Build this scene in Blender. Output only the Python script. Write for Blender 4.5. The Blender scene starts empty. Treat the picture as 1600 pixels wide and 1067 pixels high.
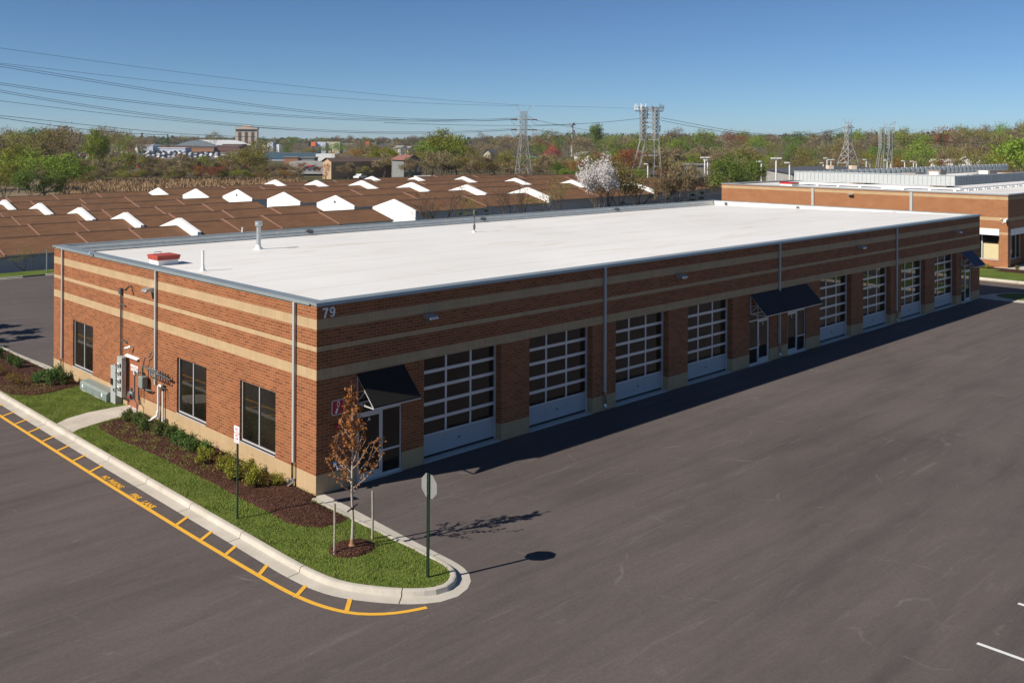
import bpy, math, random
import numpy as np
from mathutils import Vector, Matrix, Euler

S = bpy.context.scene
COL = S.collection
R = math.radians

# ------------------------------------------------------------------ camera
CAM = Vector((-16.565, -25.383, 10.97)); YAW = .793; FPX = 1501.13; HOR = 222.034; ROLL = .005
fwd = Vector((math.cos(YAW), math.sin(YAW), 0)); rgt = Vector((math.sin(YAW), -math.cos(YAW), 0)); upv = Vector((0, 0, 1))
cR, sR = math.cos(ROLL), math.sin(ROLL)
cam = bpy.data.cameras.new('camera'); camo = bpy.data.objects.new('camera', cam); COL.objects.link(camo)
r2 = rgt * cR + upv * sR; u2 = upv * cR - rgt * sR
camo.matrix_world = Matrix(((r2.x, u2.x, -fwd.x, CAM.x), (r2.y, u2.y, -fwd.y, CAM.y), (r2.z, u2.z, -fwd.z, CAM.z), (0, 0, 0, 1)))
cam.sensor_fit = 'HORIZONTAL'; cam.sensor_width = 36; cam.lens = FPX / 1600 * 36
cam.shift_y = -(533.5 - HOR) / 1600; cam.clip_start = .1; cam.clip_end = 9000
S.camera = camo

# ------------------------------------------------------------------ world, sun, exposure
SUN_TO = Vector((1.30, -.36, -1)).normalized()
SUN_EL = math.asin(-SUN_TO.z); SUN_ROT = math.atan2(-SUN_TO.x, -SUN_TO.y)
W = bpy.data.worlds.new('World'); S.world = W; W.use_nodes = True
nt = W.node_tree; bg = nt.nodes['Background']
sky = nt.nodes.new('ShaderNodeTexSky'); sky.sky_type = 'NISHITA'; sky.sun_disc = False
sky.sun_elevation = SUN_EL; sky.sun_rotation = SUN_ROT; sky.altitude = 0; sky.air_density = .62; sky.dust_density = 0; sky.ozone_density = 6
tint = nt.nodes.new('ShaderNodeMix'); tint.data_type = 'RGBA'; tint.blend_type = 'MULTIPLY'; tint.inputs[0].default_value = 1; tint.inputs[7].default_value = (.96, 1.08, 1.12, 1)   # a slightly deeper blue
nt.links.new(sky.outputs[0], tint.inputs[6]); nt.links.new(tint.outputs[2], bg.inputs[0]); bg.inputs[1].default_value = .061
sl = bpy.data.lights.new('sun', 'SUN'); sl.energy = 5; sl.angle = R(.5); sl.color = (1, .93, .82)
so = bpy.data.objects.new('sun', sl); COL.objects.link(so); so.rotation_euler = SUN_TO.to_track_quat('-Z', 'Y').to_euler()
so.location = (-60, 20, 60)
S.view_settings.view_transform = 'Standard'; S.view_settings.look = 'None'; S.view_settings.exposure = .34; S.view_settings.gamma = 1

# ------------------------------------------------------------------ helpers
def ray(px, py):
    a, b = px - 800, py - HOR
    u = cR * a + sR * b; v = -sR * a + cR * b
    return fwd + rgt * (u / FPX) - upv * (v / FPX)
def at(px, py, d): return CAM + ray(px, py) * d                    # point at a depth in metres
def gnd(px, py, z=0):
    r = ray(px, py); return CAM + r * ((z - CAM.z) / r.z)
def on_y(px, py, y):
    r = ray(px, py); return CAM + r * ((y - CAM.y) / r.y)
def on_x(px, py, x):
    r = ray(px, py); return CAM + r * ((x - CAM.x) / r.x)

def tag(o, label=None, cat=None, group=None, kind=None):
    if label: o['label'] = label
    if cat: o['category'] = cat
    if group: o['group'] = group
    if kind: o['kind'] = kind
    return o
def empty(name, loc=(0, 0, 0), rz=0):
    o = bpy.data.objects.new(name, None); COL.objects.link(o); o.location = loc; o.rotation_euler = (0, 0, rz); o.empty_display_size = .3
    return o
def copy_tree(o, parent=None):
    c = o.copy(); COL.objects.link(c); c.parent = parent
    for ch in list(o.children): copy_tree(ch, c)
    return c

class MB:
    def __init__(s): s.v = []; s.f = []; s.m = []
    def quad(s, a, b, c, d, mi=0):
        n = len(s.v); s.v += [tuple(a), tuple(b), tuple(c), tuple(d)]; s.f.append((n, n+1, n+2, n+3)); s.m.append(mi)
    def poly(s, pts, mi=0):
        n = len(s.v); s.v += [tuple(p) for p in pts]; s.f.append(tuple(range(n, n+len(pts)))); s.m.append(mi)
    def box(s, x0, x1, y0, y1, z0, z1, mi=0):
        n = len(s.v)
        s.v += [(x0,y0,z0),(x1,y0,z0),(x1,y1,z0),(x0,y1,z0),(x0,y0,z1),(x1,y0,z1),(x1,y1,z1),(x0,y1,z1)]
        for f in ((0,3,2,1),(4,5,6,7),(0,1,5,4),(1,2,6,5),(2,3,7,6),(3,0,4,7)):
            s.f.append(tuple(n+i for i in f)); s.m.append(mi)
    def obox(s, c, ax, ay, az, mi=0):
        c, ax, ay, az = map(Vector, (c, ax, ay, az)); n = len(s.v)
        for k in ((-1,-1,-1),(1,-1,-1),(1,1,-1),(-1,1,-1),(-1,-1,1),(1,-1,1),(1,1,1),(-1,1,1)):
            s.v.append(tuple(c + ax*k[0] + ay*k[1] + az*k[2]))
        for f in ((0,3,2,1),(4,5,6,7),(0,1,5,4),(1,2,6,5),(2,3,7,6),(3,0,4,7)):
            s.f.append(tuple(n+i for i in f)); s.m.append(mi)
    def bar(s, a, b, w, h=None, mi=0):
        a, b = Vector(a), Vector(b); d = b - a; L = d.length
        if L < 1e-6: return
        d /= L; t = Vector((0,0,1)) if abs(d.z) < .95 else Vector((1,0,0))
        x = d.cross(t).normalized(); y = d.cross(x); h = h or w
        s.obox((a+b)/2, d*(L/2), x*(w/2), y*(h/2), mi)
    def tube(s, pts, r, n=8, mi=0, cap=True):
        pts = [Vector(p) for p in pts]; rs = r if isinstance(r, (list, tuple)) else [r]*len(pts)
        base = len(s.v); ref = None
        for i, p in enumerate(pts):
            d = (pts[min(i+1, len(pts)-1)] - pts[max(i-1, 0)]).normalized()
            if ref is None: ref = Vector((0,0,1)) if abs(d.z) < .9 else Vector((1,0,0))
            x = d.cross(ref)
            if x.length < 1e-4: x = d.cross(Vector((.3,1,.2)))
            x.normalize(); y = d.cross(x)
            for k in range(n):
                a = 2*math.pi*k/n; s.v.append(tuple(p + (x*math.cos(a) + y*math.sin(a))*rs[i]))
        for i in range(len(pts)-1):
            for k in range(n):
                a = base+i*n+k; b = base+i*n+(k+1) % n
                s.f.append((a, b, b+n, a+n)); s.m.append(mi)
        if cap:
            s.f.append(tuple(base+k for k in reversed(range(n)))); s.m.append(mi)
            e = base+(len(pts)-1)*n; s.f.append(tuple(e+k for k in range(n))); s.m.append(mi)
    def lathe(s, prof, c=(0,0,0), n=16, axis=(0,0,1), mi=0):
        ax = Vector(axis).normalized(); t = Vector((1,0,0)) if abs(ax.x) < .9 else Vector((0,1,0))
        x = ax.cross(t).normalized(); y = ax.cross(x); c = Vector(c); base = len(s.v)
        for (r, h) in prof:
            for k in range(n):
                a = 2*math.pi*k/n; s.v.append(tuple(c + ax*h + (x*math.cos(a)+y*math.sin(a))*r))
        for i in range(len(prof)-1):
            for k in range(n):
                a = base+i*n+k; b = base+i*n+(k+1) % n
                s.f.append((a, b, b+n, a+n)); s.m.append(mi)
    def prism(s, pts, off, mi=0):
        off = Vector(off); n = len(pts); base = len(s.v)
        s.v += [tuple(p) for p in pts] + [tuple(Vector(p)+off) for p in pts]
        s.f.append(tuple(base+i for i in reversed(range(n)))); s.m.append(mi)
        s.f.append(tuple(base+n+i for i in range(n))); s.m.append(mi)
        for i in range(n):
            j = (i+1) % n; s.f.append((base+i, base+j, base+n+j, base+n+i)); s.m.append(mi)
    def mesh(s, name, mats):
        me = bpy.data.meshes.new(name); me.from_pydata(s.v, [], s.f)
        for m in (mats if isinstance(mats, (list, tuple)) else [mats]): me.materials.append(m)
        if any(s.m): me.polygons.foreach_set('material_index', s.m)
        me.update(); return me
    def build(s, name, mats, parent=None, smooth=False, bevel=0, fix=True):
        me = s.mesh(name, mats); o = bpy.data.objects.new(name, me); COL.objects.link(o)
        if parent: o.parent = parent
        if smooth: me.polygons.foreach_set('use_smooth', [True]*len(me.polygons))
        if bevel:
            b = o.modifiers.new('bevel', 'BEVEL'); b.width = bevel; b.segments = 2; b.limit_method = 'ANGLE'
        return o

# ------------------------------------------------------------------ materials
def mat(name, color=(.5,.5,.5), rough=.6, metal=0, spec=.5):
    m = bpy.data.materials.new(name); m.use_nodes = True; b = m.node_tree.nodes['Principled BSDF']
    b.inputs['Base Color'].default_value = (*color, 1); b.inputs['Roughness'].default_value = rough; b.inputs['Metallic'].default_value = metal
    b.inputs['Specular IOR Level'].default_value = spec
    m.diffuse_color = (*color, 1); return m
class NT:
    def __init__(s, m): s.m = m; s.t = m.node_tree; s.b = s.t.nodes['Principled BSDF']
    def n(s, ty, **kw):
        o = s.t.nodes.new(ty)
        for k, v in kw.items():
            if hasattr(o, k): setattr(o, k, v)
        return o
    def l(s, a, b): s.t.links.new(a, b)
    def coord(s, scale=(1,1,1), kind='Object', loc=(0,0,0)):
        c = s.n('ShaderNodeTexCoord'); mp = s.n('ShaderNodeMapping'); mp.inputs['Scale'].default_value = scale; mp.inputs['Location'].default_value = loc
        s.l(c.outputs[kind], mp.inputs['Vector']); return mp.outputs[0]
    def noise(s, vec, scale, detail=4, rough=.55, dist=0):
        o = s.n('ShaderNodeTexNoise'); s.l(vec, o.inputs['Vector']); o.inputs['Scale'].default_value = scale
        o.inputs['Detail'].default_value = detail; o.inputs['Roughness'].default_value = rough; o.inputs['Distortion'].default_value = dist
        return o.outputs['Fac']
    def ramp(s, fac, stops, interp='LINEAR'):
        o = s.n('ShaderNodeValToRGB'); s.l(fac, o.inputs[0]); e = o.color_ramp.elements; o.color_ramp.interpolation = interp
        while len(e) < len(stops): e.new(.5)
        for i, (p, c) in enumerate(stops):
            e[i].position = p; e[i].color = (*c, 1) if not isinstance(c, (int, float)) else (c, c, c, 1)
        return o.outputs[0]
    def mix(s, fac, a, b, mode='MIX'):
        o = s.n('ShaderNodeMix', data_type='RGBA', blend_type=mode)
        for sock, v in ((o.inputs[0], fac), (o.inputs[6], a), (o.inputs[7], b)):
            if isinstance(v, (int, float)): sock.default_value = v
            elif isinstance(v, tuple): sock.default_value = (*v, 1)
            else: s.l(v, sock)
        return o.outputs[2]
    def math(s, op, a, b=None):
        o = s.n('ShaderNodeMath', operation=op)
        for i, v in enumerate((a, b)):
            if v is None: continue
            if isinstance(v, (int, float)): o.inputs[i].default_value = v
            else: s.l(v, o.inputs[i])
        return o.outputs[0]
    def color(s, c): s.l(c, s.b.inputs['Base Color'])
    def bump(s, h, strength=.3, dist=.02):
        o = s.n('ShaderNodeBump'); o.inputs['Strength'].default_value = strength; o.inputs['Distance'].default_value = dist
        s.l(h, o.inputs['Height']); s.l(o.outputs[0], s.b.inputs['Normal'])
def sc(c, k): return tuple(min(1, x*k) for x in c)
def wear(name, color, rough=.6, metal=0, var=.15, scale=3, bump=0, spec=.5):
    """a painted or plain surface with slight blotchy variation"""
    m = mat(name, color, rough, metal, spec); t = NT(m); v = t.coord()
    f = t.noise(v, scale, 6, .65); t.color(t.ramp(f, [(.25, sc(color, 1-var)), (.75, sc(color, 1+var))]))
    if bump: t.bump(t.noise(v, scale*12, 3), bump, .01)
    return m

def brick_mat(name, c1, c2, mortar, bw=.305, rh=.1016, ms=.011):
    m = mat(name, c1, .85, 0, .25); t = NT(m)
    c = t.n('ShaderNodeTexCoord'); sp = t.n('ShaderNodeSeparateXYZ'); t.l(c.outputs['Object'], sp.inputs[0])
    xy = t.math('ADD', sp.outputs[0], sp.outputs[1]); cb = t.n('ShaderNodeCombineXYZ'); t.l(xy, cb.inputs[0]); t.l(sp.outputs[2], cb.inputs[1])
    b = t.n('ShaderNodeTexBrick'); t.l(cb.outputs[0], b.inputs['Vector']); b.offset = .5
    b.inputs['Scale'].default_value = 1; b.inputs['Brick Width'].default_value = bw; b.inputs['Row Height'].default_value = rh
    b.inputs['Mortar Size'].default_value = ms; b.inputs['Mortar Smooth'].default_value = .15; b.inputs['Bias'].default_value = -.1
    b.inputs['Color1'].default_value = (*c1, 1); b.inputs['Color2'].default_value = (*c2, 1); b.inputs['Mortar'].default_value = (*mortar, 1)
    n = t.noise(t.coord((1,1,1)), .9, 5, .6); n2 = t.noise(t.coord((1,1,1)), 40, 3, .6)
    cc = t.mix(t.math('MULTIPLY', t.ramp(n, [(.3, 0), (.75, 1)]), .3), b.outputs['Color'], sc(c2, .8))
    cc = t.mix(.35, cc, t.ramp(n2, [(.3, .55), (.7, 1.0)]), 'MULTIPLY'); t.color(cc)
    t.bump(t.math('SUBTRACT', t.math('MULTIPLY', n2, .25), b.outputs['Fac']), .5, .008)
    return m
def block_mat(name, c, bw=.4, rh=.3048, ribs=True):
    m = mat(name, c, .9, 0, .2); t = NT(m)
    tc = t.n('ShaderNodeTexCoord'); sp = t.n('ShaderNodeSeparateXYZ'); t.l(tc.outputs['Object'], sp.inputs[0])
    xy = t.math('ADD', sp.outputs[0], sp.outputs[1]); cb = t.n('ShaderNodeCombineXYZ'); t.l(xy, cb.inputs[0]); t.l(sp.outputs[2], cb.inputs[1])
    b = t.n('ShaderNodeTexBrick'); t.l(cb.outputs[0], b.inputs['Vector']); b.offset = .5
    b.inputs['Scale'].default_value = 1; b.inputs['Brick Width'].default_value = bw; b.inputs['Row Height'].default_value = rh
    b.inputs['Mortar Size'].default_value = .006; b.inputs['Mortar Smooth'].default_value = .3
    b.inputs['Color1'].default_value = (*c, 1); b.inputs['Color2'].default_value = (*sc(c, .9), 1); b.inputs['Mortar'].default_value = (*sc(c, 1.12), 1)
    mp = t.n('ShaderNodeMapping'); mp.inputs['Scale'].default_value = (14, .35, 1); t.l(cb.outputs[0], mp.inputs['Vector'])
    rib = t.noise(mp.outputs[0], 1.0, 4, .7); big = t.noise(t.coord(), .8, 4); fine = t.noise(t.coord(), 60, 2)
    cc = t.mix(.4, b.outputs['Color'], t.ramp(rib, [(.3, .62), (.65, 1.0)]), 'MULTIPLY')
    cc = t.mix(.3, cc, t.ramp(big, [(.3, .7), (.7, 1.0)]), 'MULTIPLY'); cc = t.mix(.25, cc, t.ramp(fine, [(.3, .6), (.7, 1.0)]), 'MULTIPLY')
    t.color(cc); t.bump(t.math('ADD', rib, t.math('MULTIPLY', fine, .4)), .5, .012)
    return m

M = {}
M['brick'] = brick_mat('red brick', (.345,.115,.043), (.20,.061,.024), (.41,.255,.14), ms=.0095)
M['brick2'] = brick_mat('red brick of the neighbour', (.355,.115,.043), (.22,.067,.026), (.50,.32,.17), ms=.015)
M['block'] = block_mat('tan split block', (.53,.375,.215))
M['coping'] = wear('grey metal coping', (.30,.335,.335), .35, .35, .1, .6)
M['galv'] = wear('galvanised steel', (.52,.54,.53), .38, .75, .15, 4)
M['downspout'] = wear('grey painted downspout', (.42,.43,.41), .45, .1, .08, 2)
M['silver'] = mat('shiny steel', (.72,.73,.74), .18, 1)
M['chrome'] = mat('chrome', (.85,.85,.86), .08, 1)
M['alu'] = wear('clear anodised aluminium', (.66,.66,.66), .35, .35, .06, 2)
M['doorpanel'] = wear('pale insulated door panel', (.40,.42,.45), .45, .1, .06, 1.5)
M['gasket'] = mat('black rubber gasket', (.012,.012,.012), .8)
M['white'] = wear('white paint', (.80,.80,.78), .5, 0, .05, 2)
M['pvc'] = wear('white plastic pipe', (.78,.77,.74), .4, 0, .05, 3)
M['black'] = mat('black plastic', (.015,.015,.016), .45)
M['darkgrey'] = wear('dark grey cast iron', (.10,.10,.10), .5, .2, .25, 8)
M['green_post'] = wear('dark green sign post', (.016,.045,.026), .5, .2, .2, 5)
M['sign_back'] = wear('bare aluminium sign back', (.30,.30,.29), .5, .4, .1, 4)
M['red'] = mat('red paint', (.42,.012,.012), .4)
M['redhatch'] = wear('red primed steel lid', (.40,.06,.035), .55, 0, .15, 3)
M['sign_white'] = mat('white sign face', (.85,.85,.84), .4)
M['sign_red'] = mat('red sign ink', (.55,.02,.025), .45)
M['gold'] = mat('yellow sign ink', (.65,.40,.05), .5)
M['brown_door'] = wear('brown painted steel door', (.30,.105,.05), .55, 0, .05, 2)
M['cabinet'] = wear('grey painted cabinet', (.36,.38,.36), .45, 0, .07, 3)
M['greenbox'] = wear('grey green painted steel', (.20,.235,.215), .5, 0, .12, 2.5)
M['canopy'] = wear('black canopy fabric', (.016,.0145,.013), .85, 0, .2, 3, spec=.2); M['canopy_dark'] = wear('dark navy canopy fabric', (.017,.018,.026), .8, 0, .2, 3, spec=.3); M['canopy_sky_sheen'] = wear('navy canopy fabric', (.018,.028,.075), .7, 0, .2, 3)  # one dark navy fabric; the far awning's bluer tone paints in sky reflection
M['wood_stake'] = wear('weathered wood stake', (.36,.31,.25), .85, 0, .25, 9)
M['concrete_bare'] = wear('concrete apron', (.50,.48,.44), .85, 0, .1, 3)

def glass(name, tint=(.010,.008,.006), rough=.02):
    m = mat(name, tint, rough, 0, .5); t = NT(m); v = t.coord(); t.bump(t.noise(v, .9, 2), .06, .02); t.color(t.ramp(t.noise(v, .5, 3), [(.3, sc(tint, .6)), (.7, sc(tint, 1.9))])); return m
M['glass'] = glass('dark window glass'); M['glass2'] = glass('tinted door glass', (.012,.009,.006), .03)

m = mat('asphalt', (.1,.085,.083), .88, 0, .3); M['asphalt'] = m; t = NT(m); v = t.coord()
big = t.noise(v, .07, 5, .6, 1.0); mid = t.noise(t.coord((.35,1.6,1)), .45, 5, .65, .6); fine = t.noise(v, 34, 3, .7); speck = t.noise(v, 110, 2, .5)
cc = t.ramp(big, [(.25, (.112,.091,.085)), (.5, (.142,.117,.110)), (.78, (.168,.140,.132))])
cc = t.mix(.75, cc, t.ramp(mid, [(.28, .66), (.5, .88), (.72, 1.0)]), 'MULTIPLY')
lane = t.noise(t.coord((.06,.9,1)), 1.0, 6, .7, .4); cc = t.mix(.8, cc, t.ramp(lane, [(.3, .66), (.5, .9), (.7, 1.0)]), 'MULTIPLY')      # paver passes along the building
grain = t.noise(v, 9, 6, .8); cc = t.mix(.6, cc, t.ramp(grain, [(.3, .68), (.65, 1.0)]), 'MULTIPLY')
streak = t.math('MULTIPLY', t.ramp(t.noise(t.coord((.22,2.6,1), 'Object', (3,1,0)), 1.0, 7, .75, 1.2), [(.57, 0), (.72, 1)]), .36); cc = t.mix(streak, cc, (.235,.205,.195))
cc = t.mix(.6, cc, t.ramp(fine, [(.3, .6), (.62, 1.0)]), 'MULTIPLY')
cc = t.mix(t.math('MULTIPLY', t.ramp(speck, [(.64, 0), (.72, 1)]), .35), cc, (.26,.235,.215))
wn = t.n('ShaderNodeTexNoise'); t.l(v, wn.inputs['Vector']); wn.inputs['Scale'].default_value = .5; wn.inputs['Detail'].default_value = 4
wm = t.n('ShaderNodeMix', data_type='VECTOR'); wm.inputs[0].default_value = .55; t.l(v, wm.inputs[4]); t.l(wn.outputs['Color'], wm.inputs[5])
vo = t.n('ShaderNodeTexVoronoi', feature='DISTANCE_TO_EDGE'); t.l(wm.outputs[1], vo.inputs['Vector']); vo.inputs['Scale'].default_value = .9      # scrape marks left by tyres
ln = t.math('MULTIPLY', t.ramp(vo.outputs['Distance'], [(0, 1), (.008, .7), (.02, 0)]), t.ramp(t.noise(t.coord((1,1,1), 'Object', (7,3,0)), .55, 5, .7), [(.54, 0), (.68, .42)]))
cc = t.mix(ln, cc, (.225,.20,.185))
scuff = t.math('MULTIPLY', t.ramp(t.noise(t.coord((1.0,3.2,1)), 1.6, 6, .75, .8), [(.62, 0), (.76, 1)]), t.ramp(t.noise(v, .12, 2), [(.45, 0), (.7, .32)]))
cc = t.mix(scuff, cc, (.20,.18,.165))
t.color(cc); t.bump(t.math('ADD', fine, speck), .25, .006)

m = mat('pale concrete', (.6,.55,.47), .85, 0, .3); M['concrete'] = m; t = NT(m); v = t.coord()
a = t.noise(v, .7, 6, .65); b_ = t.noise(v, 26, 4, .7)
cc = t.ramp(a, [(.25, (.40,.365,.305)), (.6, (.54,.495,.425)), (.85, (.60,.56,.49))]); cc = t.mix(.35, cc, t.ramp(b_, [(.3, .62), (.6, 1.0)]), 'MULTIPLY')
stn = t.math('MULTIPLY', t.ramp(t.noise(t.coord((1.2,.5,1)), 1.1, 5, .7), [(.58, 0), (.75, 1)]), .45); cc = t.mix(stn, cc, (.36,.30,.22))
t.color(cc); t.bump(b_, .2, .006)

m = mat('lawn turf', (.08,.14,.03), .95, 0, .1); M['grass'] = m; t = NT(m); v = t.coord()
a = t.noise(v, .8, 5, .65); b_ = t.noise(v, 9, 5, .7); c_ = t.noise(v, 60, 2, .6)
cc = t.ramp(a, [(.3, (.09,.135,.025)), (.55, (.13,.18,.034)), (.8, (.17,.20,.046))])
cc = t.mix(t.math('MULTIPLY', t.ramp(b_, [(.55, 0), (.75, 1)]), .5), cc, (.19,.175,.065)); cc = t.mix(.6, cc, t.ramp(c_, [(.3, .45), (.65, 1.0)]), 'MULTIPLY')
t.color(cc); t.bump(c_, .7, .03)
m = mat('grass blades', (.09,.19,.03), .8, 0, .2); M['blade'] = m; t = NT(m); v = t.coord()
a = t.noise(v, .9, 5, .65); w_ = t.n('ShaderNodeTexWhiteNoise'); t.l(t.coord((40,40,0)), w_.inputs['Vector'])
cc = t.ramp(a, [(.3, (.16,.235,.036)), (.55, (.225,.30,.05)), (.8, (.29,.335,.072))]); cc = t.mix(t.math('MULTIPLY', w_.outputs['Value'], .45), cc, (.22,.24,.07)); cc = t.mix(t.math('MULTIPLY', t.ramp(t.noise(v, 2.3, 5, .7), [(.5, 0), (.7, 1)]), .6), cc, (.30,.27,.10)); cc = t.mix(.5, cc, t.ramp(t.noise(v, .55, 3), [(.3, .6), (.7, 1.0)]), 'MULTIPLY'); t.color(cc)

m = mat('bark mulch', (.07,.033,.022), .95, 0, .1); M['mulch'] = m; t = NT(m); v = t.coord()
vo = t.n('ShaderNodeTexVoronoi'); t.l(v, vo.inputs['Vector']); vo.inputs['Scale'].default_value = 26; sp_ = t.n('ShaderNodeSeparateColor'); t.l(vo.outputs['Color'], sp_.inputs[0])
cc = t.ramp(sp_.outputs[0], [(0, (.035,.016,.011)), (.6, (.075,.034,.023)), (1, (.125,.062,.042))]); cc = t.mix(.5, cc, t.ramp(t.noise(v, 3, 5), [(.3, .6), (.7, 1.0)]), 'MULTIPLY')
t.color(cc); t.bump(vo.outputs['Distance'], .8, .03)

m = mat('white roof membrane', (.8,.79,.77), .55, 0, .3); M['membrane'] = m; t = NT(m); v = t.coord()
a = t.noise(v, .12, 5, .6); st = t.noise(t.coord((.35,1.3,1)), .5, 5, .7, .5)
cc = t.ramp(a, [(.25, (.70,.68,.645)), (.7, (.79,.77,.74))])
cc = t.mix(t.math('MULTIPLY', t.ramp(st, [(.54, 0), (.72, 1)]), .5), cc, (.58,.49,.34))
sp_ = t.n('ShaderNodeSeparateXYZ'); t.l(v, sp_.inputs[0])
fr = t.math('FRACT', t.math('MULTIPLY', sp_.outputs[1], 1/3.05)); seam = t.ramp(fr, [(0, 1), (.03, 1), (.045, 0)], 'LINEAR')
cc = t.mix(t.math('MULTIPLY', seam, .4), cc, (.50,.47,.42)); t.color(cc); t.bump(t.noise(v, 1.4, 4), .12, .05)

m = mat('brown shingles', (.2,.085,.036), .9, 0, .2); M['shingle'] = m; t = NT(m); v = t.coord()
b = t.n('ShaderNodeTexBrick'); mp = t.n('ShaderNodeMapping'); t.l(t.coord(), mp.inputs[0]); mp.inputs['Scale'].default_value = (1,1,1); t.l(mp.outputs[0], b.inputs['Vector'])
b.inputs['Scale'].default_value = 1; b.inputs['Brick Width'].default_value = .9; b.inputs['Row Height'].default_value = .28; b.inputs['Mortar Size'].default_value = .02
b.inputs['Color1'].default_value = (.24,.124,.064,1); b.inputs['Color2'].default_value = (.18,.092,.047,1); b.inputs['Mortar'].default_value = (.13,.066,.036,1)
n_ = t.noise(v, .25, 5, .65); cc = t.mix(.5, b.outputs['Color'], t.ramp(n_, [(.3, .68), (.7, 1.0)]), 'MULTIPLY')
cc = t.mix(.35, cc, t.ramp(t.noise(t.coord((.3,3,1)), .9, 4), [(.35, .65), (.65, 1.0)]), 'MULTIPLY'); t.color(cc)
M['trim_pink'] = wear('faded red brown trim', (.24,.125,.085), .7, 0, .12, 2)
M['ridge'] = wear('dark brown ridge shadow', (.075,.04,.024), .9, 0, .2, 2)  # ridge cap coloured dark to paint in the shadow line between rows
M['siding'] = wear('pale blue grey siding', (.52,.57,.60), .6, 0, .1, 1.2)
M['stucco'] = wear('white stucco gable', (.82,.82,.80), .75, 0, .05, .8)
M['terrain'] = None
m = mat('rough ground', (.12,.1,.05), .95, 0, .1); M['terrain'] = m; t = NT(m); v = t.coord()
a = t.noise(v, .02, 6, .65); b_ = t.noise(v, .3, 5, .7)
cc = t.ramp(a, [(.3, (.075,.085,.03)), (.5, (.12,.10,.05)), (.7, (.16,.125,.07))]); cc = t.mix(.5, cc, t.ramp(b_, [(.3, .5), (.7, 1.0)]), 'MULTIPLY'); t.color(cc)

def leaf_mat(name, c, c2, trans=.35, hue=.03):
    m = bpy.data.materials.new(name); m.use_nodes = True; t = NT(m); t.b.inputs['Roughness'].default_value = .65; t.b.inputs['Specular IOR Level'].default_value = .2
    oi = t.n('ShaderNodeObjectInfo'); g = t.n('ShaderNodeNewGeometry')
    a = t.noise(t.coord(), .45, 3, .6); rp = t.mix(t.ramp(a, [(.3, 0), (.7, 1)]), c, c2)
    rp = t.mix(t.math('MULTIPLY', g.outputs['Random Per Island'], .4), rp, sc(c2, 1.35))
    hs = t.n('ShaderNodeHueSaturation'); t.l(rp, hs.inputs['Color'])
    t.l(t.math('ADD', t.math('MULTIPLY', oi.outputs['Random'], hue*2), .5-hue), hs.inputs['Hue'])
    t.l(t.math('ADD', t.math('MULTIPLY', oi.outputs['Random'], .35), .85), hs.inputs['Value'])
    t.l(hs.outputs[0], t.b.inputs['Base Color'])
    if trans:
        tr = t.n('ShaderNodeBsdfTranslucent'); t.l(hs.outputs[0], tr.inputs[0]); ms = t.n('ShaderNodeMixShader'); ms.inputs[0].default_value = trans
        out = t.t.nodes['Material Output']; t.l(t.b.outputs[0], ms.inputs[1]); t.l(tr.outputs[0], ms.inputs[2]); t.l(ms.outputs[0], out.inputs[0])
    m.diffuse_color = (*c, 1); return m
L = {
 'green': leaf_mat('spring green leaves', (0.167,0.217,0.026), (0.246,0.283,0.041)),
 'deep': leaf_mat('mid green leaves', (0.102,0.152,0.026), (0.152,0.203,0.036)),
 'olive': leaf_mat('olive budding leaves', (0.181,0.157,0.043), (0.239,0.203,0.055)),
 'brown': leaf_mat('brown bare twigs', (0.181,0.133,0.072), (0.239,0.181,0.102), .15, .015),
 'grey': leaf_mat('grey bare twigs', (0.174,0.138,0.094), (0.217,0.174,0.123), .15),
 'twig': leaf_mat('dark winter twigs', (.075,.055,.04), (.10,.075,.05), .1),
 'russet': leaf_mat('russet buds', (0.246,0.102,0.036), (0.304,0.138,0.046)),
 'pine': leaf_mat('dark evergreen needles', (0.027,0.060,0.024), (0.045,0.083,0.030), .1),
 'blossom': leaf_mat('pale pink white blossom', (.74,.69,.64), (.84,.80,.76), .25, .01),
 'pink': leaf_mat('pink red buds', (0.413,0.112,0.094), (0.500,0.150,0.119), .25, .01),
 'box': leaf_mat('glossy dark shrub leaves', (0.075,0.130,0.028), (0.125,0.190,0.050), .3),
 'barb': leaf_mat('yellow green shrub leaves', (0.200,0.200,0.025), (0.280,0.255,0.040), .3),
 'gold': leaf_mat('ochre shrub leaves', (0.170,0.125,0.025), (0.210,0.140,0.030), .3),
 'copper': leaf_mat('copper young leaves', (.30,.10,.032), (.38,.15,.048), .35, .015),
 'reed': leaf_mat('dry tan reeds', (0.300,0.206,0.106), (0.375,0.263,0.138), .2, .01),
 'weed': leaf_mat('pale weeds', (0.170,0.160,0.040), (0.220,0.190,0.060), .2),
 'chip': leaf_mat('bark chips', (0.060,0.028,0.018), (0.120,0.060,0.040), 0, 0),
}
BARK = wear('grey brown bark', (.14,.105,.075), .9, 0, .3, 3)
BARKP = wear('pale young bark', (.40,.34,.28), .85, 0, .25, 14)
BARKD = wear('dark bark', (.06,.045,.035), .9, 0, .3, 3)

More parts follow.
